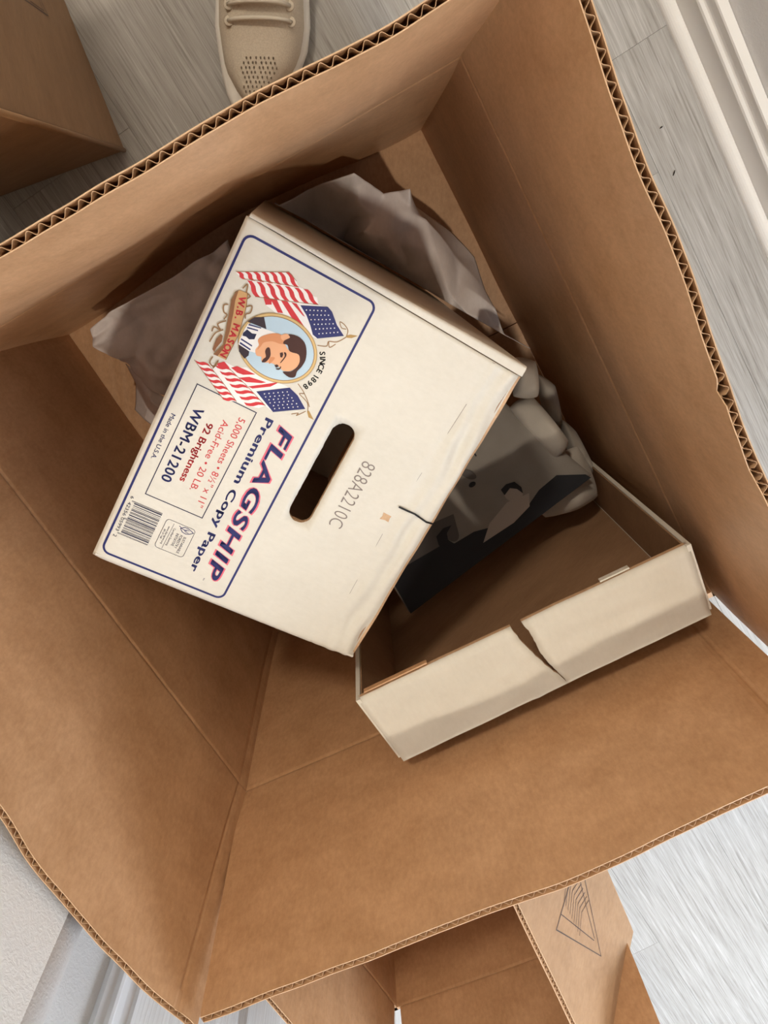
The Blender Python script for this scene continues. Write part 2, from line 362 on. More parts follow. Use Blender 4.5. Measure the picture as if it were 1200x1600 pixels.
for ring_ in ([q4[0], q4[1], mid[1], mid[0]], [mid[0], mid[1]] + edge):
    flat = [Vector((p.x, p.y, 0)) for p in ring_]; c = sum(flat, Vector()) / len(flat); n_ = len(flat)
    top = [p + (c - p).normalized() * .0012 + Vector((0, 0, .0062)) for p in flat]; bot = [p + Vector((0, 0, .001)) for p in flat]
    bb_ = MB(); bb_.add(bot + top, [tuple(range(n_))[::-1], tuple(range(n_, 2 * n_))] + [(i, (i + 1) % n_, n_ + (i + 1) % n_, n_ + i) for i in range(n_)])
    bb_.build('bottom_flap', KRAFT, BOX)

# ------------------------------------------------------------------ the printed carton, standing on end
P0 = Vector((-.0695, .0316, .4857)); PU = Vector((-.206, -.2192, .4747)); PV = Vector((.1295, -.0849, .4598))
CU = (PU - P0).normalized(); CV = (PV - P0); CV = (CV - CU * CV.dot(CU)).normalized(); CN = CU.cross(CV)
CW, CH, CLEN, CT = .2858, .2321, .4445, .0042
def cp(u, v, n=0): return P0 + CU * u + CV * v + CN * n           # carton end panel: u along the print, v up the print
def panel_h(u, v):
    h = -.0016 * max(0, (v - CH + .0042) / .0042)
    if v > .196: 
        t = (v - .196) / .036; h -= .0035 * t * t
        h += .0026 * wob(u * 38, v * 90, 3) * min(1, t * 2) + .0013 * math.sin((v - .205) * 420 + 2.2 * wob(u * 14, 0, 0)) * min(1, t * 2)
    h += .0005 * wob(u * 9, v * 9, 8)
    if v < .012: h -= .0022 * ((.012 - v) / .012) ** 2
    if u > CW - .006: h -= .0012 * ((u - CW + .006) / .006) ** 2
    h -= .0006 * math.exp(-((v - (.2045 - .045 * max(0, (u - .01)) )) / .0012) ** 2) if u > .01 else 0
    return h
CARTON = empty('paper_carton', cp(CW / 2, CH / 2, -CLEN + .002), 'white printed copy paper carton standing on end with an oval handle hole on top', 'carton')
UG = lambda v: .0032 + .026 * v                                    # where the end panel's cut edge runs
nu, nv = 96, 80
hu0, hu1, hv, hr = .1016, .1904, .1299, .0094
us = [0] * (nu + 1); vsx = lin(0, CH - .0024, nv) + [CH]
pts = []; uvs = []
for j, v in enumerate(vsx):
    for i in range(nu + 1):
        u = lerp(UG(v), CW, i / nu); pts.append(cp(u, v, panel_h(u, v))); uvs.append((u, v))
top_n = len(pts)
box_i = [i for i in range(nu + 1) if hu0 - .006 < lerp(UG(hv), CW, i / nu) < hu1 + .006]; box_j = [j for j, v in enumerate(vsx) if hv - .0165 < v < hv + .0165]
i0, i1, j0, j1 = box_i[0], box_i[-1], box_j[0], box_j[-1]
fs = []; mi = []
for j in range(nv):
    for i in range(nu):
        if i0 <= i < i1 and j0 <= j < j1: continue
        a = j * (nu + 1) + i; fs.append((a, a + 1, a + nu + 2, a + nu + 1)); mi.append(1 if j == nv - 1 else 0)
loop = [(i, j0) for i in range(i0, i1)] + [(i1, j) for j in range(j0, j1)] + [(i, j1) for i in range(i1, i0, -1)] + [(i0, j) for j in range(j1, j0, -1)]
ring = []
for (i, j) in loop:
    u, v = uvs[j * (nu + 1) + i]
    cu_ = min(max(u, hu0 + hr), hu1 - hr); dx, dy = u - cu_, v - hv; l = math.hypot(dx, dy)
    w = hr + .0004 * wob(u * 400, v * 400, 0)
    uu, vv = cu_ + dx / l * w, hv + dy / l * w
    ring.append(len(pts)); pts.append(cp(uu, vv, 0)); uvs.append((uu, vv))
nl = len(loop)
for k in range(nl):
    a, b2 = loop[k], loop[(k + 1) % nl]
    fs.append((a[1] * (nu + 1) + a[0], b2[1] * (nu + 1) + b2[0], ring[(k + 1) % nl], ring[k])); mi.append(0)
low = []
for k in range(nl):
    u, v = uvs[ring[k]]; low.append(len(pts)); pts.append(cp(u, v, -CT)); uvs.append((u + .004, v))
for k in range(nl): fs.append((ring[k], ring[(k + 1) % nl], low[(k + 1) % nl], low[k])); mi.append(1)
# cut edges of the panel and its underside
per = [(i, 0) for i in range(nu)] + [(nu, j) for j in range(nv)] + [(i, nv) for i in range(nu, 0, -1)] + [(0, j) for j in range(nv, 0, -1)]
pl = []
for (i, j) in per:
    u, v = uvs[j * (nu + 1) + i]; pl.append(len(pts)); pts.append(pts[j * (nu + 1) + i] - CN * CT); uvs.append((u, v + .004))
npz = len(per)
for k in range(npz):
    a, b2 = per[k], per[(k + 1) % npz]
    fs.append((a[1] * (nu + 1) + a[0], pl[k], pl[(k + 1) % npz], b2[1] * (nu + 1) + b2[0])); mi.append(1 if a[1] == nv and b2[1] == nv else 0)
ep = mesh('end_panel', pts, fs, [WHITE, KRAFT_EDGE], CARTON, uvs, mi, True)
for p, q in zip(ep.data.polygons, mi): p.use_smooth = (q == 0)
# underside liner of the end panel with the same hand hole, in kraft
b = MB()
for (ua, ub, va, vb) in ((.006, CW, .003, hv - hr), (.006, CW, hv + hr, CH - .004), (.006, hu0 + .001, hv - hr, hv + hr), (hu1 - .001, CW, hv - hr, hv + hr)):
    b.box(cp(ua, va, -CT - .0012), CU * (ub - ua), CV * (vb - va), CN * .001)
b.build('inner_liner', WHITE_IN, CARTON)
def cslab(name, u0, v0, n0, du, dv, dn, m=None):
    b = MB(); b.box(cp(u0, v0, n0), CU * du, CV * dv, CN * dn); return b.build(name, m or WHITE, CARTON)
# long walls (u = 0 and u = CW), base wall (v = 0) and far end
def lipwall(name, u_out, sgn):
    b = MB(); rr = .0030; prof = [(0, -CLEN)] + [(rr * (1 - math.cos(t)), -.0006 - rr + rr * math.sin(t)) for t in lin(0, math.pi / 2, 6)]
    lip = [(UG(0) - .0006, -.0006, UG(CH) - .0010)] if sgn > 0 else []
    vs = []; uv = []
    for v in (0.002, CH - .0015):
        for x, z in prof: vs.append(cp(u_out + sgn * x, v, z)); uv.append((v, z))
        if sgn > 0: vs.append(cp(UG(v) - .0008, v, -.0004)); uv.append((v, .004)); vs.append(cp(UG(v) - .0008, v, -.0045)); uv.append((v, .008))
        vs.append(cp(u_out + sgn * CT, v, -.0055)); uv.append((v, .01)); vs.append(cp(u_out + sgn * CT, v, -CLEN)); uv.append((v, .4))
    n = len(vs) // 2
    fs = [(i, (i + 1) % n, n + (i + 1) % n, n + i) for i in range(n)] + [tuple(range(n))[::-1], tuple(range(n, 2 * n))]
    mi = [0] * n + [1, 1]
    mi[n - 2] = 2
    if sgn < 0: fs = [f[::-1] for f in fs]
    return mesh(name, vs, fs, [WHITE, KRAFT_EDGE, WHITE_IN], CARTON, uv, mi)
lipwall('side_wall', 0, 1); lipwall('side_wall', CW, -1)
cslab('base_wall', .0045, 0.0003, -CLEN, CW - .009, .004, CLEN - .0048)
b = MB(); b.box(cp(.0045, .0045, -CLEN), CU * (CW - .009), CV * (CH - .006), CN * .004); b.build('end_panel', WHITE, CARTON)

# ---- print on the end panel: flat ink shapes, millimetres (u, v)
def ink(name, polys, m, lift, parent=None, mats=None):
    b = MB()
    for poly in polys:
        b.add([cp(u / 1000, v / 1000, panel_h(u / 1000, v / 1000) + lift) for u, v in poly], [tuple(range(len(poly)))])
    return b.build(name, m, parent or CARTON)
def stroke_polys(pts, w, closed=False, step=None):
    out = []; P = [Vector((p[0], p[1])) for p in pts]
    if step:
        Q = []
        for i in range(len(P) if closed else len(P) - 1):
            a, c = P[i], P[(i + 1) % len(P)]; k_ = max(1, math.ceil((c - a).length / step)); Q += [a.lerp(c, j / k_) for j in range(k_)]
        P = Q + ([] if closed else [P[-1]])
    n = len(P)
    offs = []
    for i in range(n):
        a = P[i - 1] if (i or closed) else P[i]; c = P[(i + 1) % n] if (i < n - 1 or closed) else P[i]
        d1 = (P[i] - a); d2 = (c - P[i]); d1 = d1.normalized() if d1.length else d2.normalized(); d2 = d2.normalized() if d2.length else d1
        t = (d1 + d2).normalized() if (d1 + d2).length > 1e-5 else d1
        nn = Vector((-t.y, t.x)); k = 1 / max(.5, nn.dot(Vector((-d1.y, d1.x)))); offs.append(nn * w / 2 * k)
    for i in range(n if closed else n - 1):
        j = (i + 1) % n; out.append([tuple(P[i] - offs[i]), tuple(P[j] - offs[j]), tuple(P[j] + offs[j]), tuple(P[i] + offs[i])])
    return out
def rrect(u0, v0, u1, v1, r, n=6):
    o = []
    for cx_, cy_, a in ((u1 - r, v0 + r, -90), (u1 - r, v1 - r, 0), (u0 + r, v1 - r, 90), (u0 + r, v0 + r, 180)):
        for k in range(n + 1):
            t = math.radians(a + 90 * k / n); o.append((cx_ + r * math.cos(t), cy_ + r * math.sin(t)))
    return o
def text_mesh(body, bold=0.0, shear=0.0, spacing=1.0):
    cu = bpy.data.curves.new('t', 'FONT'); cu.body = body; cu.size = 1; cu.offset = bold if (bold < 0 or bold > .03) else 0; cu.shear = shear; cu.space_character = spacing; cu.resolution_u = 4
    o = bpy.data.objects.new('t', cu); COL.objects.link(o)
    dg = bpy.context.evaluated_depsgraph_get(); me = bpy.data.meshes.new_from_object(o.evaluated_get(dg))
    vs = [(v.co.x, v.co.y) for v in me.vertices]; fs = [tuple(p.vertices) for p in me.polygons]
    bpy.data.objects.remove(o); bpy.data.curves.remove(cu); bpy.data.meshes.remove(me)
    if 0 < bold <= .03:                                           # heavier strokes: overlapping shifted copies of the same ink
        V0, F0 = vs, fs; vs, fs = [], []
        for dx, dy in ((0, 0), (1, 0), (-1, 0), (0, .7), (0, -.7), (.7, .5), (-.7, .5), (.7, -.5), (-.7, -.5)):
            n0 = len(vs); vs += [(x + dx * bold * 1.5, y + dy * bold * 1.5) for x, y in V0]; fs += [tuple(i + n0 for i in f) for f in F0]
    return vs, fs
def lettering(name, body, u0, u1, base, cap, m, lift, bold=0.0, shear=0.0, spacing=1.0, capunit=.73, place=None, parent=None, slope=0):
    """fits the words between u0 and u1; base and cap are the baseline and the height of the capitals (mm)"""
    vs, fs = text_mesh(body, bold, shear, spacing)
    xa, xb = min(v[0] for v in vs), max(v[0] for v in vs)
    place = place or cp; pts = []
    for x, y in vs:
        t = (x - xa) / (xb - xa); u = lerp(u0, u1, t); v = base + y / capunit * cap + slope * t
        h = panel_h(u / 1000, v / 1000) if place is cp else 0
        pts.append(place(u / 1000, v / 1000, h + lift))
    b = MB(); b.add(pts, fs); return b.build(name, m, parent or CARTON)
def path_letters(name, body, path, size, m, lift, bold=0.0, parent=None):
    P = [Vector(p) for p in path]; seg = [(P[i + 1] - P[i]).length for i in range(len(P) - 1)]; tot = sum(seg)
    def at(d):
        for i, l in enumerate(seg):
            if d <= l or i == len(seg) - 1: return P[i].lerp(P[i + 1], d / l)
            d -= l
    b = MB(); n = len(body); cache = {}
    wid = [.45 if c in ' .' else (1.25 if c in 'MW' else (.55 if c in 'I1' else 1)) for c in body]; tw = sum(wid); acc = 0
    for c, w in zip(body, wid):
        d = (acc + w / 2) / tw * tot; acc += w
        if c == ' ': continue
        if c not in cache: cache[c] = text_mesh(c, bold)
        vs, fs = cache[c]; xm = (min(v[0] for v in vs) + max(v[0] for v in vs)) / 2; p = at(d)
        t = (at(min(tot, d + tot * .06)) - at(max(0, d - tot * .06))).normalized(); nrm = Vector((-t.y, t.x))
        sx = size * w / 1.0 * .95 if c not in 'I.1' else size
        q = [p + t * (x - xm) * size + nrm * (y - .36) * size for x, y in vs]
        b.add([cp(a.x / 1000, a.y / 1000, panel_h(a.x / 1000, a.y / 1000) + lift) for a in q], fs)
    return b.build(name, m, parent or CARTON)
l1, l2, l3, l4, l5, l6 = .0002, .00032, .00044, .00056, .00068, .0008
ink('printed_border', stroke_polys(rrect(13, 5, 278.6, 106.4, 6), 1.75, True, 4), NAVY, l1)
ink('printed_border', stroke_polys([(124, 17.4), (219.6, 17.0), (219.6, 63.2), (124.2, 64.4)], .7, True, 4), NAVY_D, l1)
lettering('printed_lettering', 'WBM-21200', 140, 203.8, 22.6, 7.8, NAVY, l1, .017, 0, 1.1)
lettering('printed_lettering', '92 Brightness', 147, 198.3, 35.3, 5.4, RED, l1, .016)
lettering('printed_lettering', 'Acid-Free \u2022 20 LB.', 140, 201.6, 44.9, 5.4, RED, l1)
lettering('printed_lettering', '5,000 Sheets \u2022 8\u00bd" x 11"', 133, 212, 54.7, 5.5, RED, l1)
lettering('printed_lettering', 'Made in the U.S.A.', 152.5, 191.2, 9.6, 3.5, NAVY, l1, .006)
lettering('printed_lettering', 'Premium Copy Paper', 124, 265.2, 72.4, 6.4, NAVY, l1, .020, 0, 1.04)
lettering('printed_lettering', 'FLAGSHIP', 124.6, 266.2, 84.2, 13.6, PINK, l1, .045, .18, 1.12)
lettering('printed_lettering', 'FLAGSHIP', 125.4, 265.4, 85.0, 12.0, NAVY, l2, .018, .18, 1.12)
lettering('printed_lettering', 'TM', 266.6, 269, 85.2, 1.2, NAVY, l1)
lettering('stamped_number', '828A2210C', 121.3, 181.2, 153.6, 12.2, GREYINK, l1, -.012)
# barcode with its digits
bars = []; u = 229.0; rng = random.Random(21)
pat = [1, 1, 1] + [rng.choice((1, 1, 2, 3)) for _ in range(24)] + [1, 1, 1, 1, 1] + [rng.choice((1, 1, 2, 3)) for _ in range(24)] + [1, 1, 1]
unit = 30.3 / sum(pat)
for k, w in enumerate(pat):
    if k % 2 == 0: bars.append([(u, 10.3 if k in (0, 2, 28, 30, len(pat) - 1, len(pat) - 3) else 12.6), (u + w * unit * .92, 10.3 if k in (0, 2, 28, 30, len(pat) - 1, len(pat) - 3) else 12.6), (u + w * unit * .92, 34.8), (u, 34.8)])
    u += w * unit
ink('barcode', bars, NAVY_D, l1)
lettering('barcode_digits', '6  42356 05993  2', 225.8, 263, 8.2, 2.7, NAVY_D, l1)
# forestry certificate panel
ink('certificate_panel', stroke_polys(rrect(231.4, 39.6, 257.6, 63.2, 2.6), .35, True, 3) + stroke_polys([(233.2, 46.0), (256.8, 45.6)], .25), NAVY_D, l1)
lf = [(235.0 + 2.9 * math.cos(t) , 57.0 + 5.0 * math.sin(t) * (1 - .0 * t)) for t in lin(0, 2 * math.pi * 31 / 32, 32)]
leaf = [(234.7, 51.9), (232.6, 54.5), (232.5, 57.5), (233.4, 60.0), (234.4, 62.4), (236.4, 60.2), (237.6, 57.4), (237.2, 54.4), (235.6, 52.6)]
ink('leaf_emblem', stroke_polys(leaf, .55, True) + stroke_polys([(233.2, 50.2), (234.7, 53.4), (235.0, 57.6)], .5) + stroke_polys([(235.0, 55.2), (236.3, 57.0), (236.0, 58.9)], .4) + stroke_polys([(234.9, 55.6), (233.8, 57.4), (234.2, 59.0)], .4), NAVY, l1)
for t_, a_, b_, ba_, c_ in (('SUSTAINABLE', 240.2, 255.6, 57.0, 2.2), ('FORESTRY', 240.0, 252.4, 53.8, 2.2), ('INITIATIVE', 239.8, 251.4, 50.8, 2.2), ('Certified Sourcing', 236.8, 253, 47.2, 1.7), ('www.sfiprogram.org', 237, 253.4, 43.0, 1.5), ('SFI-01168', 240.4, 249.2, 40.8, 1.5)):
    lettering('certificate_lettering', t_, a_, b_, ba_, c_, NAVY_D, l1)
# emblem: two flags, portrait oval, scroll
ink_cache = {}
def inkm(name, col):
    if name not in ink_cache: ink_cache[name] = plain(name, col, .5)
    return ink_cache[name]
SKIN = inkm('print_skin', (.78, .40, .22)); SKIN_D = inkm('print_skin_shade', (.66, .27, .12)); HAIRB = inkm('print_hair', (.055, .016, .012)); SKYB = inkm('print_pale_blue', (.48, .62, .72))
GOLD = inkm('print_gold', (.42, .26, .09)); GOLDL = inkm('print_light_gold', (.66, .46, .20)); SUIT = inkm('print_dark_suit', (.035, .02, .03)); SCROLL = inkm('print_scroll_tan', (.56, .33, .14)); SCROLLD = inkm('print_scroll_brown', (.25, .10, .04)); BROWN = inkm('print_brown', (.28, .15, .06))
STAR = PAPERW
def bands(p0, p1, q0, q1, n=7, wav=.8):
    out = []
    for k in range(n):
        t0, t1 = (2 * k) / (2 * n - 1), (2 * k + 1) / (2 * n - 1); A = []; B_ = []
        for j in range(7):
            h = j / 6; dx = wav * math.sin(h * 6.28)
            a = Vector(p0).lerp(Vector(p1), t0).lerp(Vector(q0).lerp(Vector(q1), t0), h); c = Vector(p0).lerp(Vector(p1), t1).lerp(Vector(q0).lerp(Vector(q1), t1), h)
            d = (Vector(p1) - Vector(p0)).normalized() * dx; A.append(tuple(a + d)); B_.append(tuple(c + d))
        for j in range(6): out.append([A[j], A[j + 1], B_[j + 1], B_[j]])
    return out
F1 = [(39.6,8.5),(22.1,41.6),(25.5,48.7),(28.3,51.8),(27.2,57.9),(29.6,60.9),(28.7,66.5),(32.7,69.7),(30.9,76.1),(43.8,95.9),(54.4,79.7),(55.3,75.3),(52.1,45.9),(50.2,36.7),(46.2,33.5),(48.6,27.7),(40.8,17.6),(41.9,14.7)]
F1C = [(39.1,58.5),(30.9,76.1),(32.6,80.4),(39.2,87.8),(43.8,95.9),(54.4,79.7),(53.4,75.5),(48.6,71.2),(43.4,65.5)]
F1R = [[(46.0,32.9),(44.5,38.6),(48.1,40.4),(50.2,36.7)],[(44.8,37.6),(43.4,42.2),(49.7,50.1),(51.1,46.6)],[(42.4,44.7),(41.0,49.3),(52.7,70.2),(56.0,75.6),(54.1,69.8),(49.6,56.6)],[(40.2,51.9),(39.3,55.6),(44.8,65.0),(44.7,63.2)]]
F2 = [(108.7,8.2),(107.2,16.9),(104.3,23.2),(99.9,27.7),(100.4,36.8),(96.7,43.5),(97.9,52.5),(96.5,67.6),(95.9,77.9),(98.4,86.0),(105.0,95.6),(118.1,75.1),(116.5,68.1),(120.2,64.4),(122.9,55.2),(123.3,47.5),(126.2,39.1)]
F2C = [(109.6,57.5),(95.9,77.9),(98.5,85.8),(105.1,95.4),(118.1,75.1),(114.7,67.9)]
F2R = [[(102.0,34.0),(98.9,37.3),(98.6,46.8),(98.5,51.5),(102.7,43.9),(103.3,39.4)],[(106.2,41.9),(102.1,48.4),(100.2,60.9),(102.3,58.2),(106.6,48.1)],[(109.0,50.5),(103.3,58.7),(95.4,69.6),(101.6,65.2),(108.9,54.1)],[(104.3,23.2),(100.1,27.8),(102.5,33.0),(106.1,28.7)]]
shadow_ink = inkm('print_grey_edge', (.42, .40, .36))
def stars(p0, p1, q0, q1, nx, ny):
    out = []
    for i in range(nx):
        for j in range(ny):
            t, h = (i + .5 + .25 * (j % 2)) / (nx + .25), (j + .5) / ny
            c = Vector(p0).lerp(Vector(p1), t).lerp(Vector(q0).lerp(Vector(q1), t), h)
            out.append([(c.x + (.62 if k % 2 == 0 else .32) * math.cos(k * math.pi / 5), c.y + (.62 if k % 2 == 0 else .32) * math.sin(k * math.pi / 5)) for k in range(10)])
    return out
def folds(lines, w=.35): 
    o = []
    for l in lines: o += stroke_polys(l, w)
    return o
for nm, base, can, red, st, fl in (
    ('flag_emblem', F1, F1C, bands((39.5, 9.5), (22.5, 41.9), (41.9, 15.2), (28.5, 52.2)) + bands((41.1, 18.1), (26.9, 58.3), (48.5, 27.9), (32.7, 69.7)) + F1R,
     stars((39.5, 61), (32.5, 76.2), (53, 79), (43.8, 93.2), 6, 6), [[(41.5, 15.5), (35, 32), (28.5, 52)], [(48.5, 28), (40.5, 50), (32.7, 69.7)], [(39.5, 9), (22.5, 41.5), (25.5, 48.7)]]),
    ('flag_emblem', F2, F2C, bands((108.7, 9.0), (126.0, 39.1), (106.9, 18.5), (123.0, 48.0)) + bands((105.3, 22.5), (122.5, 55.4), (102.8, 32.6), (116.3, 68.0)) + F2R,
     stars((98, 77.8), (109.2, 60.2), (105.4, 93), (116.8, 74.8), 6, 6), [[(107, 18.5), (115, 34), (123, 48)], [(103, 33), (109, 50), (116.3, 68)], [(108.7, 8.5), (118, 25), (126, 39)]])):
    fo = ink(nm, [base], PAPERW, l1)
    ink('red_stripes', red, RED, l2, fo); ink('blue_canton', [can], NAVY, l3, fo); ink('stars', st, STAR, l4, fo); ink('fold_lines', folds(fl), BROWN, l4, fo)
OC, RU, RV = (74.1, 57.9), 24.3, 29.2
def ell(ru, rv, n=48): return [(OC[0] + ru * math.cos(2 * math.pi * k / n), OC[1] + rv * math.sin(2 * math.pi * k / n)) for k in range(n)]
def soft(l, k=3):
    o = []; n = len(l)
    for i in range(n):
        p = [Vector(l[(i + d) % n]) for d in (-1, 0, 1, 2)]
        for j in range(k):
            t = j / k; q = .5 * (2 * p[1] + (p[2] - p[0]) * t + (2 * p[0] - 5 * p[1] + 4 * p[2] - p[3]) * t * t + (3 * p[1] - p[0] - 3 * p[2] + p[3]) * t ** 3); o.append((q.x, q.y))
    return o
po = ink('portrait_emblem', [ell(RU, RV)], GOLD, l5)
ink('light_gold_rim', [ell(RU - .5, RV - .5)], GOLDL, l5 + .00008, po)
ink('dark_rim', [ell(RU - 2.0, RV - 2.0)], BROWN, l5 + .00016, po); ink('pale_blue_ground', [ell(RU - 2.5, RV - 2.5)], SKYB, l5 + .00024, po)
L0 = l5 + .00032
ink('dark_suit', [[(66.6,30.4),(61.5,33.5),(58.3,39.4),(65.2,44.5),(66.0,36.4)], [(83.5,31.5),(85.2,40.5),(88.0,41.3),(91.6,39.6),(88.5,34)]], SUIT, L0, po)
ink('striped_shirt', [[(67.3,31.5),(65.3,45.2),(64.4,51.9),(74.2,44.7),(83.9,45.7),(85.0,40.3),(84.0,31.5),(80.6,30.8),(71.7,30.9)]], PAPERW, L0 + .00008, po)
ink('shirt_stripes', [[(67.5,32),(65.9,40.7),(66.6,41.0),(68.6,32)],[(69.9,32),(68.4,39.5),(69.2,39.9),(71.0,32)],[(79.2,31.5),(80.2,40.4),(81.2,40.7),(80.3,31.5)],[(81.9,32),(83.1,40.6),(84.2,40.8),(83.2,32)]], NAVY, L0 + .00016, po)
ink('navy_tie', [[(75.2,31),(71.6,32.5),(72.6,36.8),(71.5,39.8),(75.6,40.0),(77.4,36.7),(76.6,33.9),(77.2,31.5)]], NAVY_D, L0 + .00016, po)
ink('face', [soft(l_) for l_ in [[(74.5,42.4),(69.8,45.0),(64.5,51.9),(64.4,57.9),(68.4,60.5),(71.8,66.4),(70.8,72.7),(75.2,75.8),(79.5,75.8),(84.5,72.8),(86.6,67.7),(85.4,64.0),(85.6,57.4),(87.5,53.5),(87.1,50.9),(84.7,49.7),(85.4,46.2),(81.9,43.8),(77.8,44.6)]]], SKIN, L0 + .00024, po)
ink('cheek_shade', [soft(l_) for l_ in [[(64.5,51.9),(64.4,57.5),(68.4,60.3),(70.2,57),(71,52),(74.5,47),(78,46.2),(81.5,45),(77.8,44.6),(74.5,42.4),(69.8,45.0)], [(82.0,55.7),(80.9,58.8),(85.9,57.6),(86.0,56.2)]]], SKIN_D, L0 + .0003, po)
ink('ear', [soft(l_) for l_ in [[(64.5,55.6),(61.5,58.3),(61.8,61.5),(64.2,61.5),(67.0,58.0)]]], SKIN, L0 + .00032, po)
ink('hair', [soft(l_) for l_ in [[(68.9,59.5),(66.2,59.4),(62.7,61.9),(61.1,59.9),(59.3,66.3),(61.0,72.6),(66.0,76.8),(72.2,79.0),(77.9,78.7),(82.4,77.3),(86.8,77.7),(89.0,73.8),(87.5,68.1),(84.9,73.0),(80.5,75.5),(75.2,75.8),(70.9,72.9),(71.7,67.6),(71.2,65.2),(68.4,62.6)]]], HAIRB, L0 + .0004, po)
ink('moustache', [soft(l_) for l_ in [[(77.3,50.4),(76.0,51.8),(77.7,53.6),(81.6,55.3),(86.5,54.2),(88.0,51.7),(85.5,51.6),(83.1,52.6),(80.0,50.5)]]], HAIRB, L0 + .0004, po)
ink('eyes', [[(76.1,60.3),(74.6,61.8),(75.9,63.0),(78.3,63.2),(78.6,61.9)],[(86.0,60.7),(84.5,62.0),(84.7,63.6),(86.2,63.3),(86.9,62.4)]], HAIRB, L0 + .0004, po)
ink('eyebrows', [soft(l_) for l_ in [[(74.4,62.7),(73.9,64.2),(76.2,65.4),(81.9,64.2),(82.1,63.6),(76.7,64.4)],[(87.4,62.9),(86.2,64.8),(84.6,64.9),(84.9,65.7),(87.2,65.3),(88.0,63.2)]]], HAIRB, L0 + .0004, po)
so = ink('scroll_banner', [[(51.7,14.7),(49.4,16.7),(49.0,22.3),(56.7,25.1),(65.1,26.8),(78.2,28.8),(98.4,28.2),(98.7,18.9),(89.1,22.1),(80.7,20.0),(67.3,16.7),(58.2,14.3)]], SCROLL, l6 + .0001)
ink('scroll_shade', [[(51.7,14.7),(50.3,16.0),(57.4,16.8),(65.8,19.3),(78.9,22.3),(90.9,23.6),(98.6,21.9),(98.7,18.9),(89.1,22.1),(80.7,20.0),(67.3,16.7),(58.2,14.3)], [(92.2,16.5),(87.6,16.2),(83.2,17.7),(83.6,19.2),(87.7,20.3),(93.4,18.8),(97.0,18.7),(95.7,16.7)]], SCROLLD, l6 + .0002, so)
ink('scroll_rim', stroke_polys([(51.7,14.7),(58.2,14.3),(67.3,16.7),(80.7,20.0),(89.1,22.1),(98.7,18.9)], .5) + stroke_polys([(49.0,22.3),(56.7,25.1),(65.1,26.8),(78.2,28.8),(98.4,28.2)], .5), BROWN, l6 + .00025, so)
path_letters('banner_lettering', 'W.B. MASON', [(52.8, 20.6), (62, 22.6), (73.3, 25.0), (85, 26.0), (97.5, 25.4)], 6.6, RED, l6 + .0003, .03, so)
path_letters('printed_lettering', 'SINCE 1898', [(60.6, 87.0), (67.0, 90.6), (73.6, 92.1), (82.1, 91.5), (91.6, 87.4)], 5.8, BLACK, l1, .02)
ST = [[(62.0,13.7),(64.0,11.2),(68.2,13.1),(69.0,15.8),(72.8,15.2)],[(73.0,17.0),(77.7,12.8),(80.7,15.9),(80.8,11.4),(84.4,11.3)],[(79.6,17.8),(84.1,14.0),(89.4,13.0),(91.9,12.9)],[(49.1,22.1),(49.9,24.8),(52.4,22.5),(43.6,19.8),(47.5,17.9)],[(57.9,25.1),(55.4,28.6),(60.0,29.6),(62.5,27.3),(65.5,28.2)],[(100.4,19.1),(105.4,19.0),(106.7,23.1),(101.5,23.7),(108.2,22.6)]]
ST2 = [[(58.8,82.0),(56.3,88.1),(52.5,88.0),(50.0,93.5),(43.9,97.8)],[(43.7,97.7),(39.1,96.7),(36.6,92.6),(36.3,88.8),(39.5,91.7),(38.8,95.1)],[(52.5,88.0),(56.0,90.5),(51.9,93.3)],[(90.5,82.0),(94.8,89.2),(96.9,86.5),(100.2,94.5),(106.1,97.9)],[(94.8,89.2),(98.2,93.4),(102.4,97.5)],[(113.5,87.9),(110.5,92.1),(112.6,91.9),(106.6,96.5)]]
def smooth(l, k=5):
    o = []
    for i in range(len(l) - 1):
        p = [Vector(l[max(i - 1, 0)]), Vector(l[i]), Vector(l[i + 1]), Vector(l[min(i + 2, len(l) - 1)])]
        for j in range(k):
            t = j / k; q = .5 * (2 * p[1] + (p[2] - p[0]) * t + (2 * p[0] - 5 * p[1] + 4 * p[2] - p[3]) * t * t + (3 * p[1] - p[0] - 3 * p[2] + p[3]) * t ** 3); o.append((q.x, q.y))
    return o + [tuple(l[-1])]
ST = [smooth(l) for l in ST]; ST2 = [smooth(l) for l in ST2]
ink('scroll_flourishes', folds(ST, .9), BROWN, l6); ink('flag_cord', folds(ST2[:3], .6), BROWN, l1); ink('flag_cord', folds(ST2[3:], .6), BROWN, l1)
for pt_ in ([(42.9,97.3),(40.7,99.9),(39.1,104.9),(42.7,101.6),(44.1,98.2)],[(106.2,97.3),(105.1,98.5),(109.9,104.8),(109.9,100.4)]): ink('pole_tip', [pt_], GOLD, l1)
# wear: torn black nick at the rim, bare kraft chip, score marks
ink('torn_nick', folds([[(143.1,197.4),(142.9,205.8),(142.6,211.8),(144.2,217.6),(145.2,224.4),(145.6,231.5)]], 1.6), BLACK, .0012)
ink('bare_chip', [[(152.9,189.0),(153.3,196.5),(155,196.0),(158.9,196.7),(158.4,193),(159.3,188.7),(156,189.6)]], KRAFT_EDGE, l1)
for sm_ in ([(9.6,204.2),(9.2,206.6)], [(46,203.4),(80,202)], [(110,200.2),(122,199.7)], [(170,197.6),(230,198.9)]): ink('score_mark', folds([sm_], .28), GREYINK, l1)

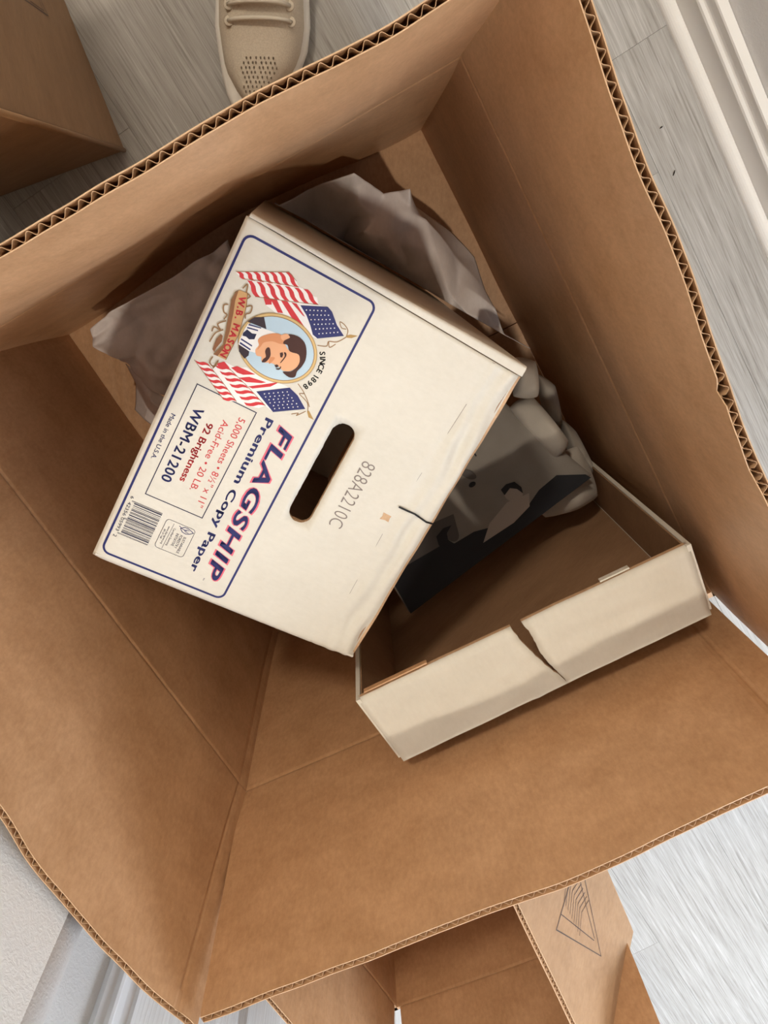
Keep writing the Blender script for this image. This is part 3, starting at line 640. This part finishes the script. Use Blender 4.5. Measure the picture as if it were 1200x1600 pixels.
# ------------------------------------------------------------------ the carton's lid, standing on end and gaping open
def at(px, py, z):
    v = lens_to_room(Vector((px - 600, py - 800, FPX))); return Vector((0, 0, H)) + v * ((z - H) / v.z)
zl = .458
LC, LD, LD2, LC2 = at(556, 1096, zl), at(1080, 850, zl), at(1115, 959, zl), at(628, 1191, zl)
LE = LC2 - LC; LE2 = LD2 - LD; LT = .004
LID = empty('carton_lid', (LC + LD2) / 2 - Vector((0, 0, zl - .007)), 'white carton lid standing on end with its rim torn in the middle', 'carton lid')
def lp(t, e, z):                                                   # t along the rim 0..1, e 0 rim .. 1 lid face, z height
    return LC.lerp(LD, t) * (1 - e) + LC2.lerp(LD2, t) * e + Vector((0, 0, z - zl))
tear = [(0, .476, .508), (.12, .480, .514), (.25, .486, .516), (.36, .494, .515), (.5, .503, .517), (.62, .512, .522), (.75, .523, .530), (.86, .534, .538), (.93, .541, .543)]
es = [t[0] for t in tear] + [1.0]
for half in (0, 1):
    b = MB(); n = 24; vs = []; uv = []; rows = []
    full = [0, .02, .05, .09] + lin(.12, .93, 22) + [.965, 1.0]
    for e in full:
        ed = interp([(t[0], t[1 + half]) for t in tear], e) + (.0026 * wob(e * 46, half * 3, 1) + .0018 * wob(e * 110, 5, half)) * (e < .9)
        if e > .93: ed = .5425
        for i in range(n + 1):
            t = lerp(.006, ed, i / n) if not half else lerp(ed, .994, i / n)
            drop = -.0042 * max(0, 1 - e / .085) ** 2
            wr = .0009 * wob(t * 9, e * 5, 5) + (.0016 * math.exp(-((t - .36 - .1 * e) / .012) ** 2) if e > .5 and not half else 0) + .0007 * math.exp(-((e - .62 + (t - .3) * 1.2) / .03) ** 2) * (1 if .25 < t < .48 else 0)
            vs.append(lp(t, e, zl + drop + wr)); uv.append((t * .3, e * .075))
    m_ = len(full); fs = []; mi = []
    for j in range(m_ - 1):
        for i in range(n): fs.append((j * (n + 1) + i, (j + 1) * (n + 1) + i, (j + 1) * (n + 1) + i + 1, j * (n + 1) + i + 1)); mi.append(0)
    base = len(vs)
    for v in list(vs): vs.append(v - Vector((0, 0, LT)))
    uv += uv
    for j in range(m_ - 1):
        for i in range(n): fs.append((base + j * (n + 1) + i, base + j * (n + 1) + i + 1, base + (j + 1) * (n + 1) + i + 1, base + (j + 1) * (n + 1) + i)); mi.append(2)
        for i in (0, n): fs.append((j * (n + 1) + i, (j + 1) * (n + 1) + i, base + (j + 1) * (n + 1) + i, base + j * (n + 1) + i)); mi.append(1)
    for j in (0, m_ - 1):
        for i in range(n): fs.append((j * (n + 1) + i, j * (n + 1) + i + 1, base + j * (n + 1) + i + 1, base + j * (n + 1) + i)); mi.append(1)
    o = mesh('end_wall', vs, fs, [WHITE, KRAFT_EDGE, WHITE_IN], LID, uv, mi)
    for p, q in zip(o.data.polygons, mi): p.use_smooth = q == 0
def lid_slab(name, a, b_, c, mats, mi_=None):
    bx = MB(); bx.box(a, b_, c[0], c[1]); return bx.build(name, mats, LID)
UPV = Vector((0, 0, 1)); rimdir = (LD - LC).normalized()
hgt = zl - .0105
# lid face (big panel), two long walls, lower end wall, inner rolled tabs
lid_slab('lid_face', lp(.004, 1, .007) - (LE).normalized() * LT, (LD2 - LC2) * .992, (LE.normalized() * LT, UPV * (hgt - .0025)), WHITE)
lid_slab('lid_liner', lp(.018, 1, .008) - (LE).normalized() * (LT + .001), (LD2 - LC2) * .964, (LE.normalized() * .0008, UPV * (hgt - .0065)), WHITE_IN)
for t, d, E_ in ((0, 1, LE), (1, -1, LE2)):
    w = rimdir * LT * d
    p0 = lp(t, 0, .007)
    lid_slab('long_wall', p0 - UPV * 0, E_ * .93, (w, UPV * (hgt + .003)), WHITE)
    lid_slab('long_wall_liner', p0 + w * 1.02 + E_ * .02, E_ * .915, (w * .3, UPV * (hgt - .002)), WHITE_IN)
lid_slab('end_wall', lp(.012, .01, .0068), (LD - LC) * .976, (LE * .92, UPV * LT), WHITE_IN)
for (ta, tb, m_) in ((.03, .225, KRAFT), (.745, .83, WHITE)):
    lid_slab('rim_tab', lp(ta, -.036, zl - .0095), (LD - LC) * (tb - ta), (LE.normalized() * .0014, UPV * .0052), m_)

# ------------------------------------------------------------------ folded cloths heaped by the carton
def clothmat(name, col, dark):
    m, nt, b = mat(name); b.inputs['Roughness'].default_value = .85; b.inputs['Sheen Weight'].default_value = .2
    n = N(nt, 'ShaderNodeTexNoise', Scale=28.0, Detail=5.0); L(nt, mapped(nt, 'Object', (1, 1, 1)), n.inputs['Vector'])
    r = ramp(nt, [(.35, dark), (.65, col)]); L(nt, n.outputs[0], r.inputs[0]); L(nt, r.outputs[0], b.inputs['Base Color'])
    n2 = N(nt, 'ShaderNodeTexNoise', Scale=900.0, Detail=2.0); L(nt, mapped(nt, 'Object', (1, 1, 1)), n2.inputs['Vector'])
    bp = N(nt, 'ShaderNodeBump', Strength=.25, Distance=.0008); L(nt, n2.outputs[0], bp.inputs['Height']); L(nt, bp.outputs[0], b.inputs['Normal']); return m
CLOTH = clothmat('cream_cotton', (.47, .43, .38), (.40, .365, .32)); CLOTHG = clothmat('grey_print_cotton', (.30, .275, .245), (.26, .24, .215))
def cushion(name, q, zt, th, m, label=None, fold=.004, seed=0, parent=None, p=5, group=None):
    """soft folded slab: q four plan corners, zt top height, th thickness"""
    q = [Vector((x[0], x[1], 0)) for x in q]; n, k = 48, 36; b = MB()
    def P_(a, c, sgn, lift=0):
        rn = .36 if p < 5 else .0; x = (a * math.sqrt(1 - rn * c * c / 2) + 1) / 2; y = (c * math.sqrt(1 - rn * a * a / 2) + 1) / 2; pl_ = q[0].lerp(q[1], x).lerp(q[3].lerp(q[2], x), y)
        f = max(0, 1 - abs(a) ** p) ** .5 * max(0, 1 - abs(c) ** p) ** .5
        w = fold * (wob(pl_.x * 14, pl_.y * 14, seed) + .7 * abs(wob(pl_.x * 34, pl_.y * 34, seed + 5))) * f
        return pl_ + Vector((0, 0, zt - th / 2 + sgn * th / 2 * f + w + lift))
    vs = []; uv = []
    A = [math.sin(t) for t in lin(-math.pi / 2, math.pi / 2, n)]; Cc = [math.sin(t) for t in lin(-math.pi / 2, math.pi / 2, k)]
    for sg in (1, -1):
        for c in Cc:
            for a in A: vs.append(P_(a, c, sg)); uv.append((a, c))
    fs = []
    for j in range(k - 1):
        for i in range(n - 1):
            f = (j * n + i, j * n + i + 1, (j + 1) * n + i + 1, (j + 1) * n + i); fs.append(f); fs.append(tuple(n * k + x for x in f[::-1]))
    o = mesh(name, vs, fs, m, parent, uv, None, True)
    return o, P_
zc = .25
TP = [at(*p, zc) for p in ((640, 962), (928, 745), (775, 618), (540, 800))]   # printed top face
top, PT = cushion('folded_cloth', TP, zc, .018, CLOTHG, fold=0, seed=1, p=16)
tag(top, 'folded grey cloth with a dark two-figure photo print, on top of the cloth heap', 'cloth')
# generic print: two seated silhouettes, lamp, dark foreground
def prt(name, polys, m, lift):
    b = MB()
    for poly in polys: b.add([Vector((q_.x, q_.y, zc + lift - .0008)) for q_ in [PT(a * 2 - 1, c * 2 - 1, 1) for a, c in poly]], [tuple(range(len(poly)))])
    return b.build(name, m, top)
PD = plain('print_charcoal', (.028, .030, .036), .8); PM = plain('print_mid_grey', (.13, .12, .115), .8); PL_ = plain('print_pale_grey', (.42, .37, .33), .8)
def blob(cx_, cy_, rx, ry, n=18, rot=0): return [(cx_ + rx * math.cos(t) * math.cos(rot) - ry * math.sin(t) * math.sin(rot), cy_ + rx * math.cos(t) * math.sin(rot) + ry * math.sin(t) * math.cos(rot)) for t in [2 * math.pi * i / n for i in range(n)]]
prt('dark_print_area', [[(.01, .01), (.55, .01), (.99, .01), (.985, .06), (.90, .20), (.80, .19), (.70, .13), (.55, .17), (.46, .24), (.36, .26), (.28, .34), (.16, .40), (.02, .50)]], PD, .0012)
prt('grey_print_area', [[(.10, .36), (.28, .32), (.40, .30), (.44, .46), (.30, .52), (.12, .50)]], PM, .0013)
prt('shirt_print', [[(.46, .12), (.62, .10), (.72, .13), (.76, .22), (.66, .27), (.54, .22)]], PL_, .0018)
prt('figure_print', [blob(.71, .30, .040, .075), ], PL_, .0020)
for hp in ([(.675, .33), (.68, .385), (.715, .395), (.75, .37), (.755, .30), (.74, .25), (.735, .31), (.715, .35)], [(.40, .40), (.36, .42), (.31, .40), (.295, .33), (.31, .27), (.36, .25), (.345, .32), (.36, .37)]): prt('hair_print', [hp], PD, .0024)
prt('lamp_shade_print', [blob(.62, .64, .022, .06, rot=.2)], PM, .0022); prt('lamp_shade_print', [blob(.60, .56, .018, .02)], PD, .0024)
prt('face_print', [blob(.375, .33, .028, .06)], PM, .0022)
prt('lamp_print', [[(.655, .74), (.66, .80), (.69, .82), (.71, .78), (.705, .72), (.712, .72), (.72, .79), (.69, .84), (.652, .81), (.645, .74)]], PD, .0022)
CL = [
 (((850, 813), (940, 777), (905, 690), (800, 750)), .222, .030, 'cream cloth fold poking out under the tip of the printed cloth'),
 (((866, 722), (892, 690), (830, 614), (790, 636)), .256, .026, 'thick cream cloth roll along the upper edge of the printed cloth'),
 (((885, 705), (938, 752), (900, 672), (872, 650)), .190, .030, 'thin cream cloth squeezed between the printed cloth and the box side'),
 (((850, 655), (878, 668), (868, 600), (836, 580)), .190, .030, 'flat cream cloth peeping out between the thick roll and the box side'),
 (((800, 622), (842, 622), (838, 562), (800, 556)), .272, .030, 'pale grey cloth bunched behind the far corner of the printed carton'),
]
zb = [.225, .242, .205, .262, .195]
for i, (pp, zt, th, lab) in enumerate(CL):
    o, _ = cushion('folded_cloth', [at(x, y, zt - th / 2) for x, y in pp], zt, th, CLOTH, fold=.012, seed=i + 4, p=3.4)
    tag(o, lab, 'cloth')

# ------------------------------------------------------------------ crumpled packing paper
PAPER = board('packing_paper', (.76, .70, .69), (.86, .80, .785), 0, .55, .25, .4)
def crumple(name, rows, label, seed, amp=.009, sub=12, keep='u'):
    """rows of control points -> faceted sheet with a thin thickness"""
    b = MB(); nr, nc = len(rows), len(rows[0]); R_, C_ = (nr - 1) * sub + 1, (nc - 1) * sub + 1
    vs = []
    for j in range(R_):
        jj = min(j // sub, nr - 2); fj = j / sub - jj
        for i in range(C_):
            ii = min(i // sub, nc - 2); fi = i / sub - ii
            p = rows[jj][ii].lerp(rows[jj][ii + 1], fi).lerp(rows[jj + 1][ii].lerp(rows[jj + 1][ii + 1], fi), fj)
            ridge = 1.1 * abs(wob(p.x * 15, p.y * 15, seed)) + .55 * abs(wob(p.x * 33, p.y * 33 + p.z * 20, seed + 2))
            vs.append(p + Vector((wob(p.x * 20, p.y * 20, seed + 7) * amp * .6, wob(p.y * 20, p.x * 20, seed + 9) * amp * .6, (ridge - .3) * amp * 2)))
            d_ = vs[-1] - P0; lu, lv_ = d_.dot(CU), d_.dot(CV)
            if keep == 'u' and lu > -.004: vs[-1] -= CU * (lu + .004)
            if keep == 'v' and lv_ > -.004: vs[-1] -= CV * (lv_ + .004)
    fs = [(j * C_ + i, j * C_ + i + 1, (j + 1) * C_ + i + 1, (j + 1) * C_ + i) for j in range(R_ - 1) for i in range(C_ - 1)]
    o = mesh(name, vs, fs, PAPER, None, [(v.x, v.y) for v in vs], None, True)
    sm = o.modifiers.new('thickness', 'SOLIDIFY'); sm.thickness = .0006; sm.offset = 0
    return tag(o, label, 'packing paper')
crumple('packing_paper', [
 [at(425, 330, .13), at(480, 300, .14), at(553, 270, .20), at(598, 305, .15), at(640, 298, .16), at(648, 322, .10), at(700, 360, .08), at(742, 402, .10)],
 [at(400, 380, .10), at(480, 345, .07), at(560, 320, .17), at(590, 340, .15), at(640, 330, .155), at(668, 345, .15), at(710, 400, .13), at(760, 450, .13)],
 [at(420, 420, .06), at(500, 400, .04), at(540, 370, .06), at(572, 360, .16), at(630, 380, .14), at(680, 390, .15), at(720, 440, .14), at(775, 480, .145)],
 [at(460, 470, .10), at(540, 450, .04), at(580, 430, .05), at(610, 420, .09), at(650, 430, .12), at(700, 450, .15), at(730, 490, .15), at(788, 525, .14)],
 [at(540, 500, .09), at(600, 500, .04), at(630, 490, .05), at(650, 490, .07), at(680, 490, .11), at(715, 510, .14), at(745, 520, .14), at(796, 556, .12)],
 [at(600, 540, .08), at(640, 540, .05), at(660, 540, .05), at(690, 545, .07), at(710, 545, .10), at(740, 555, .12), at(770, 555, .11), at(806, 575, .10)]],
 'crumpled mauve packing paper between the printed carton and the far right corner of the box', 3)
crumple('packing_paper', [
 [at(136, 515, .16), at(200, 470, .17), at(280, 425, .17), at(360, 375, .15)],
 [at(150, 540, .15), at(215, 500, .14), at(290, 460, .15), at(370, 420, .14)],
 [at(185, 560, .17), at(240, 555, .15), at(300, 520, .13), at(370, 470, .13)],
 [at(205, 572, .14), at(260, 580, .14), at(310, 560, .13), at(380, 520, .12)],
 [at(215, 590, .11), at(265, 620, .12), at(320, 600, .12), at(390, 560, .12)]],
 'crumpled mauve packing paper sticking out at the left end of the printed carton', 11, .014, keep='v')
crumple('packing_paper', [
 [at(196, 568, .12), at(240, 610, .12), at(290, 640, .12)],
 [at(212, 600, .10), at(235, 625, .13), at(280, 660, .12)],
 [at(212, 640, .07), at(226, 655, .09), at(270, 690, .10)]],
 'small torn twist of mauve packing paper below the larger left sheet', 17, .004, keep='v')

# ------------------------------------------------------------------ the second open box, in front
ZB = .36; BT = .005
b2 = {'FL': at(620, 1573, ZB), 'FR': at(978, 1446, ZB)}
uu = UL
b2['BL'] = b2['FL'] - uu * .30; b2['BR'] = b2['FR'] - (at(978, 1446, ZB) - at(945, 1368, ZB)).normalized() * .30
for k in b2: b2[k] = Vector((b2[k].x, b2[k].y, 0))
BOX2 = empty('open_cardboard_box', (b2['FL'] + b2['BR']) / 2, 'smaller open brown cardboard box behind the front side of the large box', 'cardboard box')
def seg_fn(a, bb, ztop, lean, zf_=ZB):
    t = (bb - a).normalized(); n = Vector((t.y, -t.x, 0))
    def fn(s, z, d):
        h = max(0, z - zf_); q = lean * h + .001 * wob(s * 9, z * 8, a.x * 9) + (.0008 * math.exp(-((z - zf_) / .0024) ** 2) if d == 0 else 0)
        return a + t * s + n * (q + d) + Vector((0, 0, z))
    return fn, (bb - a).length
z2w = lin(.004, .345, 8) + [.352, .357, .36]; z2f = [.3605, .363, .367, .375] + lin(.39, .505, 8)
for i, (a, c, lean, ends, fl) in enumerate((('FL', 'FR', .10, (.004, -.006), 1), ('FR', 'BR', -.58, (-.012, -.004), 1), ('BR', 'BL', .05, (.004, -.004), 1), ('BL', 'FL', .08, (.004, -.005), 1))):
    fn, ln = seg_fn(b2[a], b2[c], .5, lean)
    sheet('side_panel', fn, lin(-BT, ln + BT, 40), z2w, BT, BOX2, seed=20 + i)
    if i == 1:
        b2fn = fn; b2ln = ln
    if fl and i != 2: sheet('flap', fn, lin(ends[0], ln + ends[1], 60), z2f, BT, BOX2, rim=True, seed=24 + i, pitch=.0062, mats=[KRAFT, KRAFT_OUT, KRAFT_EDGE])
# the fourth flap hangs down outside, between the two boxes
fn, ln = seg_fn(b2['BR'], b2['BL'], .5, 0)
sheet('flap', lambda s, z, d: fn(s, ZB - (z - ZB) * .98, d + BT + .001 + (z - ZB) * .05), lin(.004, ln - .004, 20), z2f[:-2], BT, BOX2, seed=29)
b = MB(); q4 = [b2[k] for k in ('FL', 'FR', 'BR', 'BL')]
b.add([p + Vector((0, 0, .001)) for p in q4] + [p + Vector((0, 0, .006)) for p in q4], [(3, 2, 1, 0), (4, 5, 6, 7), (0, 1, 5, 4), (1, 2, 6, 5), (2, 3, 7, 6), (3, 0, 4, 7)]); b.build('bottom_flap', KRAFT, BOX2)
# printed handling marks on the leaning flap: outlines of arrows
INKB = plain('faded_print_ink', (.13, .10, .09), .7)
def on_flap(s, h, e=.0004): return b2fn(s, ZB + h, BT + e)
def flap_ink(polys, name='printed_mark'):
    b = MB()
    for poly in polys: b.add([on_flap(s, h) for s, h in poly], [tuple(range(len(poly)))[::-1]])
    return b.build(name, INKB, BOX2)
tri = [(.052, .070), (.155, .115), (.155, .035)]
pol = stroke_polys(tri, .0011, True) + stroke_polys([(.075, .070), (.155, .100)], .0008) + stroke_polys([(.075, .068), (.155, .048)], .0008)
for k in range(9): pol += stroke_polys([(.108 + k * .006, .052 + .004 * wob(k, 1, 1)), (.116 + k * .006, .070), (.108 + k * .006, .088 + .004 * wob(k, 2, 1))], .0007)
flap_ink(pol)

# ------------------------------------------------------------------ the closed box at the far left
K = Vector((-.2755, .1279, 0)); e1 = Vector((-.053, .158, 0)).normalized(); e2 = Vector((-e1.y, e1.x, 0))
KRAFT_SHADED = board('shaded_kraft_board', (.27, .155, .078), (.36, .215, .115), .15)  # kraft darkened for this box alone: its shade is put into the colour
BOX3 = empty('closed_cardboard_box', K + e1 * .2 + e2 * .09, 'closed brown cardboard box in shadow beside the shoe', 'cardboard box')
d1, d2, hh = .40, .178, .50
LN = Vector((0.0573, -0.0628, 0))
def zv(z): return LN * z + Vector((0, 0, z))                       # the box has slumped a little sideways
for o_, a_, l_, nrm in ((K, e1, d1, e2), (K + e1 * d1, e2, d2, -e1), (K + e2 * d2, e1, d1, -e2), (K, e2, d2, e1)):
    b = MB(); b.box(o_ + zv(.003), a_ * l_, nrm * .004, zv(hh - .003)); b.build('side_panel', KRAFT_SHADED, BOX3)
b = MB(); b.box(K + zv(.001), e1 * d1, e2 * d2, zv(.003)); b.build('bottom_flap', KRAFT_SHADED, BOX3)
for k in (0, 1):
    b = MB(); b.box(K + e2 * (d2 / 2 * k + .0006) + zv(hh), e1 * d1, e2 * (d2 / 2 - .0012), zv(.004)); b.build('top_flap', KRAFT_SHADED, BOX3)
b = MB(); b.box(K + e2 * (d2 / 2 - .025) + e1 * -.0003 + zv(hh + .0041), e1 * (d1 + .0006), e2 * .05, zv(.0002))
b.box(K + e2 * (d2 / 2 - .025) - e1 * .0004 + zv(hh - .06), e1 * .0003, e2 * .05, zv(.0642))
b.build('packing_tape', plain('brown_tape', (.36, .22, .11), .25), BOX3)
# rounded folded corner
b = MB(); b.tube([K + zv(.004), K + zv(hh)], .0028, 8); b.build('corner_fold', KRAFT_SHADED, BOX3, True)
def face3(s, z): return K + e1 * s - e2 * .0004 + zv(z)
b = MB()
for poly in stroke_polys([(0.1227, 0.2133), (0.1245, 0.1240), (0.1414, 0.1309)], .0014) + stroke_polys([(0.1263, 0.1776), (0.1269, 0.1353), (0.1373, 0.1388)], .0010):
    b.add([face3(s, z) for s, z in poly], [tuple(range(len(poly)))])
b.build('printed_mark', INKB, BOX3)

# ------------------------------------------------------------------ sneaker
SH = empty('sneaker', (-.100, .29, 0), 'cream knit running shoe with white sole on the grey planks', 'shoe')
m, nt, b = mat('cream_knit'); b.inputs['Roughness'].default_value = .85
n = N(nt, 'ShaderNodeTexNoise', Scale=700.0, Detail=2.0); L(nt, mapped(nt, 'Object', (1, 1, 1)), n.inputs['Vector'])
r = ramp(nt, [(.3, (.62, .54, .43)), (.7, (.74, .66, .54))]); L(nt, n.outputs[0], r.inputs[0]); L(nt, r.outputs[0], b.inputs['Base Color'])
bp = N(nt, 'ShaderNodeBump', Strength=.4, Distance=.0006); L(nt, n.outputs[0], bp.inputs['Height']); L(nt, bp.outputs[0], b.inputs['Normal']); KNIT = m
SOLE = plain('white_foam_sole', (.84, .81, .75), .55); LACE = plain('cream_lace', (.70, .64, .54), .8); HOLE = plain('dark_knit_hole', (.16, .12, .085), .95)
# outline by distance from the toe y (mm): left x, right x of the sole (room metres), mid height of the upper
ty = .162
OUT = [(0, -.119, -.113, .020, .030), (.004, -.131, -.101, .022, .036), (.012, -.140, -.088, .023, .043), (.026, -.146, -.073, .024, .049), (.045, -.150, -.060, .025, .054), (.070, -.153, -.049, .026, .060), (.095, -.155, -.045, .027, .070), (.125, -.152, -.0455, .029, .083), (.16, -.147, -.050, .032, .094), (.20, -.142, -.056, .034, .098), (.24, -.139, -.060, .036, .098), (.268, -.133, -.068, .037, .098), (.284, -.120, -.083, .037, .09)]
def orow(y):
    for r0, r1 in zip(OUT, OUT[1:]):
        if y <= r1[0]:
            t = (y - r0[0]) / (r1[0] - r0[0]); return [lerp(a_, c_, t) for a_, c_ in zip(r0, r1)]
    return list(OUT[-1])
ys = [0, .002, .004, .008, .012, .018, .026, .035, .045, .057, .07, .082, .095, .11, .125, .142, .16, .18, .2, .22, .24, .255, .268, .277, .284]
def loft(rows, name, m, cap=True):
    n = len(rows[0]); b = MB(); vs = [p for r_ in rows for p in r_]
    fs = [(j * n + i, (j + 1) * n + i, (j + 1) * n + (i + 1) % n, j * n + (i + 1) % n) for j in range(len(rows) - 1) for i in range(n)]
    if cap: fs += [tuple(range(n)), tuple((len(rows) - 1) * n + i for i in range(n))[::-1]]
    b.add(vs, fs); return b.build(name, m, SH, True)
rows = []
for y in ys:
    _, xl, xr, sz, uz = orow(y); c = (xl + xr) / 2; w = (xr - xl) / 2; r_ = []
    for k in range(20):
        th = 2 * math.pi * k / 20; ct, st_ = math.cos(th), math.sin(th)
        x = c + w * math.copysign(abs(ct) ** .4, ct); z = (sz / 2 + .001) + (sz / 2) * math.copysign(abs(st_) ** .5, st_) 
        r_.append((x, ty + y, z + .0005 + (.006 * max(0, 1 - y / .03) ** 2 if st_ < 0 else 0)))
    rows.append(r_)
loft(rows, 'sole', SOLE)
def upper(y, th):
    _, xl, xr, sz, uz = orow(y); ins = .0062 + .016 * max(0, 1 - y / .05)
    c = (xl + xr) / 2; w = (xr - xl) / 2 - ins; k = .62
    return Vector((c + w * math.copysign(abs(math.cos(th)) ** .75, math.cos(th)), ty + y, sz * .75 + (uz - sz * .75) * abs(math.sin(th)) ** .85))
rows = []
for y in [.0155, .017, .0195, .023, .027, .031, .035, .045, .055, .066, .078, .092, .108, .125, .142, .16]:
    r_ = [upper(y, th) for th in lin(math.pi, 0, 25)]; rows.append(r_ + [Vector((r_[-1].x, r_[-1].y, .012)), Vector((r_[0].x, r_[0].y, .012))])
loft(rows, 'toe_upper', KNIT)
# heel quarter with an open collar
vs = []; fs = []; yq = lin(.155, .281, 12)
b = MB(); nq = 14
for y in yq:
    for th in lin(math.pi, math.pi / 2 + .55, nq // 2) : vs.append(upper(y, th))
    for th in lin(math.pi / 2 - .55, 0, nq // 2): vs.append(upper(y, th))
for j in range(len(yq) - 1):
    for i in range(nq - 1):
        if i == nq // 2 - 1 and j < len(yq) - 3: continue
        fs.append((j * nq + i, (j + 1) * nq + i, (j + 1) * nq + i + 1, j * nq + i + 1))
q = mesh('heel_upper', vs, fs, KNIT, SH, None, None, True); sm = q.modifiers.new('padding', 'SOLIDIFY'); sm.thickness = .006; sm.offset = -1
b = MB(); pts = [(-.100, ty + .100, .074), (-.099, ty + .12, .087), (-.098, ty + .155, .103), (-.098, ty + .175, .115)]
for a_, w_ in ((0, .018),):
    vs = []
    for (x, y, z), w in zip(pts, (.020, .022, .023, .021)):
        for k in range(7): t = k / 6 * 2 - 1; vs.append((x + w * t, y, z + .004 - .006 * t * t))
    b.add(vs, [(j * 7 + i, j * 7 + i + 1, (j + 1) * 7 + i + 1, (j + 1) * 7 + i) for j in range(3) for i in range(6)])
tg = b.build('tongue', KNIT, SH, True); sm = tg.modifiers.new('padding', 'SOLIDIFY'); sm.thickness = .005
def us(y, x):                                                     # point on the upper at room x
    best = min((abs(upper(y, th).x - x), upper(y, th)) for th in lin(.15, math.pi - .15, 120)); return best[1]
EY = [(.090, .034), (.104, .033), (.120, .031), (.137, .029), (.153, .027)]
xc = -.0985
lace_pts = []
for k, (y, w) in enumerate(EY):
    for sg in (-1, 1):
        p = us(y, xc + sg * w); b = MB(); b.tube([p + Vector((0, 0, .0005)), p + Vector((0, 0, .0016))], [.0058, .0050], 14); e = b.build('eyelet', KNIT, SH, True)
        h = MB(); h.tube([p + Vector((0, 0, .0014)), p + Vector((0, 0, .0021))], .0022, 10); h.build('eyelet_hole', HOLE, e)
def lace(y0_, w0, s0_, y1_, w1, s1_, lift=.004):
    a_ = us(y0_, xc + s0_ * w0) + Vector((0, 0, .002)); c_ = us(y1_, xc + s1_ * w1) + Vector((0, 0, .002)); mid_ = []
    for t in lin(0, 1, 11):
        x = lerp(a_.x, c_.x, t); y = lerp(a_.y, c_.y, t); z = us(y - ty, x).z + .0015 + lift * math.sin(math.pi * t) ** .5
        mid_.append((x, y, z))
    b = MB(); b.tube(mid_, .0024, 8); b.build('lace', LACE, SH, True)
lace(.090, .034, -1, .090, .034, 1)
for k in range(4):
    lace(EY[k][0] if k else .104, EY[k][1], -1, EY[k + 1][0], EY[k + 1][1], 1, .006); lace(EY[k][0] if k else .104, EY[k][1], 1, EY[k + 1][0], EY[k + 1][1], -1, .0045)
b = MB()
for j in range(9):
    for i in range(-4, 5):
        y = .018 + j * .0046; x = -.108 + (i + .5 * (j % 2)) * .0050 + j * .0009
        if abs(i + .5 * (j % 2)) > 4.2 - abs(j - 6) * .28: continue
        p = us(y, x); r_ = .0010
        b.add([p + Vector((r_ * math.cos(t), 1.6 * r_ * math.sin(t), .0007)) for t in lin(0, 2 * math.pi * 7 / 8, 8)], [tuple(range(8))])
o = b.build('vent_holes', HOLE, SH); tag(o, kind='stuff')
# ------------------------------------------------------------------ specks on the planks by the right wall
for (px, py, w_, h_, lab) in ((1033, 199, .0016, .0013, 'dark crumb on the planks beside the white skirting'), (1053, 270, .0008, .0034, 'short dark thread on the planks beside the white skirting')):
    p = at(px, py, .0); b = MB(); b.tube([p + Vector((-w_, -h_, .0007)), p + Vector((0, 0, .0009)), p + Vector((w_, h_ * .8, .0007))], [.0005, .0009, .0004], 6)
    tag(b.build('floor_speck', plain('dark_speck', (.03, .025, .02), .9), None), lab, 'speck')
